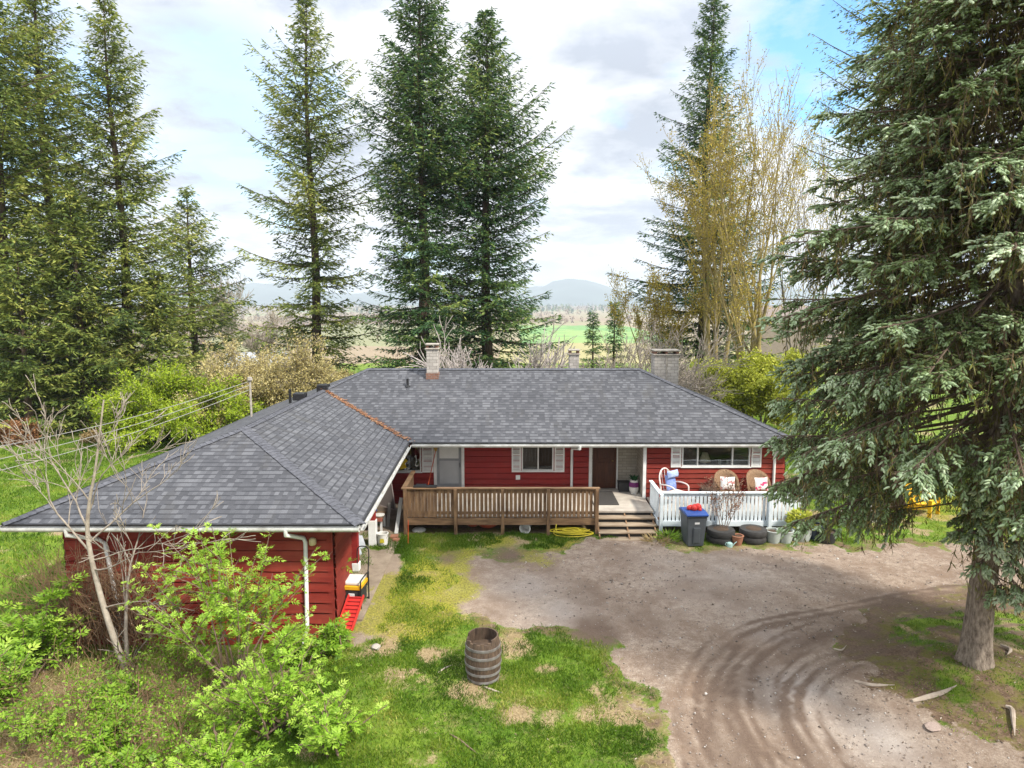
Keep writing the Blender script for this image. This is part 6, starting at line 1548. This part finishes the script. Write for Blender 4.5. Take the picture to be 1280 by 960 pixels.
x, y, z = put(820, 680); t = thing('dry_plant', 'clump of dry straw blades at the foot of the steps', 'plant', (x, y + .1, z)); sprig(t, 'leaves', 160, .28, .12, bpy.data.materials['straw_leaves'], 7, (.14, .34), (.012, .025))
x, y, z = put(904, 681); t = thing('twiggy_shrub', 'tall bare brown shrub growing from the left tyre planter', 'shrub', (x + .05, y + .32, z + .35))
g = grow(95, [((.0, 0, 0), (-.35, 0, 1), .9, .014), ((.03, 0, 0), (-.12, .1, 1), .9, .014), ((.06, 0, 0), (.1, 0, 1), .95, .014), ((.1, 0, 0), (.32, .05, 1), .9, .014), ((.12, 0, 0), (.5, 0, 1), .8, .012)], 2, .45, .55, .3, .06, (2, 3), 5)
wood_obj('branches', g, TWIGM, t, rmin=.005)
rg = np.random.default_rng(4); V_, F_, T_ = leafing(rg, g, 2, (.03, .07), (.02, .04), .008, .04); link('leaves', np_mesh('leaves', V_, F_, T_), leaf_mat('rusty_buds', [(0, (0.15, 0.06, 0.04)), (1, (0.34, 0.20, 0.12))], .1), t)

# ---------------- grass and ground cover
def scatter(rg, n, x0, x1, y0, y1, dens):
    x = rg.uniform(x0, x1, n); y = rg.uniform(y0, y1, n); m = rg.random(n) < dens(x, y); return x[m], y[m]
def blades(rg, x, y, L, Wd, tint, lean):
    n = len(x); P = np.stack([x, y, hz(x, y) - .004], 1); a = rg.uniform(0, 6.28, n); D = np.stack([np.cos(a) * lean, np.sin(a) * lean, np.ones(n)], 1)
    b = rg.uniform(0, 6.28, n); return cards(P, D, np.stack([np.cos(b), np.sin(b), np.zeros(n) + .2], 1), L, Wd, tint, .35)
GRASS = leaf_mat('grass_blades', [(0, (0.040, 0.085, 0.004)), (0.4, (0.080, 0.165, 0.008)), (0.75, (0.18, 0.26, 0.022)), (1, (0.36, 0.35, 0.08))], 0.3)
STRAW = leaf_mat('dry_blades', [(0, (0.17, 0.11, 0.05)), (0.5, (0.36, 0.26, 0.13)), (1, (0.50, 0.42, 0.24))], 0.2)
rg = np.random.default_rng(101); parts = []
def dlush(x, y):
    k = masks(x, y); c = sst(.30, .62, fbm(x * 2.6, y * 2.6, 131, 3)); return np.clip((k['lush'] * 1.3 - k['mud']) * (.25 + .75 * c), 0, 1)
for (x0, x1, y0, y1, n, l) in ((-4.5, 3.2, 7.8, 20, 260000, 1.0), (4.5, 13, 9.5, 16.5, 90000, .8), (-3.4, 3, 18.3, 19.9, 30000, 1.0), (4.4, 10, 18.0, 20.2, 26000, 1.0), (-24, -9, 13, 34, 110000, 1.7), (6, 24, 19, 34, 60000, 1.6)):
    x, y = scatter(rg, n, x0, x1, y0, y1, dlush); m = len(x); tn = fbm(x * .9, y * .9, 151, 4)
    parts.append(blades(rg, x, y, l * rg.uniform(.035, .11, m), l * rg.uniform(.008, .018, m), np.clip(tn * 1.5 - .35 + rg.normal(0, .16, m), 0, 1), rg.uniform(.2, 1.3, m)))
V_, F_, T_ = join(parts); o = link('grass', np_mesh('grass', V_, F_, T_), GRASS); o['kind'] = 'stuff'; print('grass', len(F_), 'elder', nf)
parts = []
def ddry(x, y): return sst(-4.3, -6.0, x) * sst(13.8, 13.0, y) * (.35 + .65 * sst(.35, .6, fbm(x * 1.5, y * 1.5, 171, 3)))
x, y = scatter(rg, 42000, -13, -4, 7.8, 13.9, ddry); m = len(x); parts.append(blades(rg, x, y, rg.uniform(.10, .42, m), rg.uniform(.006, .013, m), rg.uniform(0, 1, m), rg.uniform(.3, 2.2, m)))
def dstraw(x, y): k = masks(x, y); return np.clip(k['straw'] * (1 - k['gravel']) * 1.0, 0, 1)
x, y = scatter(rg, 90000, -4.5, 3.2, 7.8, 17, dstraw); m = len(x); parts.append(blades(rg, x, y, rg.uniform(.03, .10, m), rg.uniform(.004, .009, m), rg.uniform(.3, 1, m), rg.uniform(1.0, 5, m)))
V_, F_, T_ = join(parts); o = link('dry_grass', np_mesh('dry_grass', V_, F_, T_), STRAW); o['kind'] = 'stuff'
# weeds low among the dry grass and lawn
def dweed(x, y): return np.clip(sst(-2.2, -4.2, x) * sst(13.6, 12.6, y) * (.1 + sst(.45, .62, fbm(x * 1.1, y * 1.1, 191, 3))), 0, 1)
x, y = scatter(rg, 2600, -12, -1.8, 7.8, 13.6, dweed); m = len(x); a = rg.uniform(0, 6.28, m)
P = np.stack([x, y, hz(x, y) + rg.uniform(.03, .30, m)], 1); D = np.stack([np.cos(a), np.sin(a), rg.normal(.3, .3, m)], 1)
V_, F_, T_ = join(compound(rg, P, D, rg.uniform(.08, .20, m), np.clip(rg.normal(.5, .2, m), 0, 1))); o = link('weeds', np_mesh('weeds', V_, F_, T_), ELD2); o['kind'] = 'stuff'
# litter: pebbles, twigs, leaves
def dlit(x, y): k = masks(x, y); return np.clip(.06 + k['dirt'] * .7 + k['mud'] * .15, 0, 1) * (x > -3.2)
x, y = scatter(rg, 16000, -3, 14, 8, 19.5, dlit); m = len(x); a = rg.uniform(0, 6.28, m)
P = np.stack([x, y, hz(x, y) + .012], 1); D = np.stack([np.cos(a), np.sin(a), rg.normal(0, .15, m)], 1)
V_, F_, T_ = cards(P, D, np.tile([[.2, 0, 1.]], (m, 1)), rg.uniform(.02, .09, m), rg.uniform(.008, .03, m), rg.beta(1.2, 2.2, m))
o = link('leaf_litter', np_mesh('leaf_litter', V_, F_, T_), leaf_mat('litter', [(0, (0.06, 0.04, 0.03)), (0.5, (0.17, 0.12, 0.08)), (1, (0.52, 0.46, 0.38))], 0)); o['kind'] = 'stuff'
x, y = scatter(rg, 6500, 0, 13, 8, 19.6, lambda x, y: masks(x, y)['gravel']); m = len(x)
r = rg.gamma(2.0, .0052, m) + .005; base = np.array([[1, 0, 0], [-.5, .87, 0], [-.5, -.87, 0], [0, 0, .8], [0, 0, -.8]])
th = rg.uniform(0, 6.28, m); Rm_ = np.stack([np.stack([np.cos(th), -np.sin(th)], 1), np.stack([np.sin(th), np.cos(th)], 1)], 1)
VV_ = np.repeat(base[None], m, 0) * (r[:, None, None]) * rg.uniform(.6, 1.3, (m, 5, 1)); xy = np.einsum('nij,nkj->nki', Rm_, VV_[:, :, :2]); VV_[:, :, :2] = xy
VV_ += np.stack([x, y, hz(x, y) + r * .25], 1)[:, None]
q = np.arange(m)[:, None] * 5; F_ = np.concatenate([q + np.array([f]) for f in ((0, 1, 3), (1, 2, 3), (2, 0, 3), (1, 0, 4), (2, 1, 4), (0, 2, 4))])
o = link('gravel', np_mesh('gravel', VV_.reshape(-1, 3), F_, np.repeat(rg.beta(1.6, 1.8, m), 5)), leaf_mat('loose_stones', [(0, (0.12, 0.092, 0.075)), (.6, (0.28, 0.24, 0.21)), (1, (0.58, 0.55, 0.51))], 0, .9)); o['kind'] = 'stuff'

# ---------------- far woods on the valley floor
def far_woods(nm, n, yr, xr, hgt, mat, conif, seed, dens=None):
    rg = np.random.default_rng(seed); x = rg.uniform(*xr, n); y = rg.uniform(*yr, n)
    if dens is not None: k = rg.random(n) < dens(x, y); x, y = x[k], y[k]
    n = len(x); z = hz(x, y); H = rg.uniform(*hgt, n); m = 26
    a = rg.uniform(0, 6.28, (n, m)); f = rg.random((n, m))
    rr = (H * (.16 if conif else .34))[:, None] * ((1 - f) if conif else np.sqrt(np.clip(1 - (2 * f - 1) ** 2, 0, 1))) * np.sqrt(rg.random((n, m)))
    P = np.stack([x[:, None] + rr * np.cos(a), y[:, None] + rr * np.sin(a), z[:, None] + H[:, None] * (.06 + .86 * f)], 2).reshape(-1, 3)
    D = norm(rg.normal(0, 1, (n * m, 3)) + [0, 0, .3]); l = np.repeat(H, m) * rg.uniform(.16, .34, n * m)
    V_, F_, T_ = cards(P, D, rg.normal(0, 1, (n * m, 3)), l, l * .7, np.clip(np.repeat(rg.uniform(0, 1, n), m) + rg.normal(0, .1, n * m), 0, 1))
    o = link(nm, np_mesh(nm, V_, F_, T_), mat); o['kind'] = 'stuff'
BRW = leaf_mat('leafless_woods', [(0, (0.16, 0.11, 0.08)), (.5, (0.26, 0.19, 0.13)), (1, (0.34, 0.27, 0.17))], .1)
clear = lambda x, y: np.where((np.abs(x - 40) < 240) & (y < 1200), .03, 1.0) * (.15 + .85 * sst(.42, .56, fbm(x * .006, y * .004, 13, 3)))
far_woods('far_woods', 5200, (240, 1500), (-1400, 1600), (8, 15), BRW, False, 201, clear)
far_woods('far_woods', 6500, (1200, 4300), (-3800, 3800), (10, 18), BRW, False, 202, lambda x, y: .2 + .8 * sst(.40, .55, fbm(x * .003, y * .0025, 14, 3)))
far_woods('conifer_woods', 3800, (1300, 5200), (-4500, 4500), (16, 28), FIRD, True, 203, lambda x, y: .05 + .95 * sst(.54, .62, fbm(x * .002, y * .003, 15, 3)))
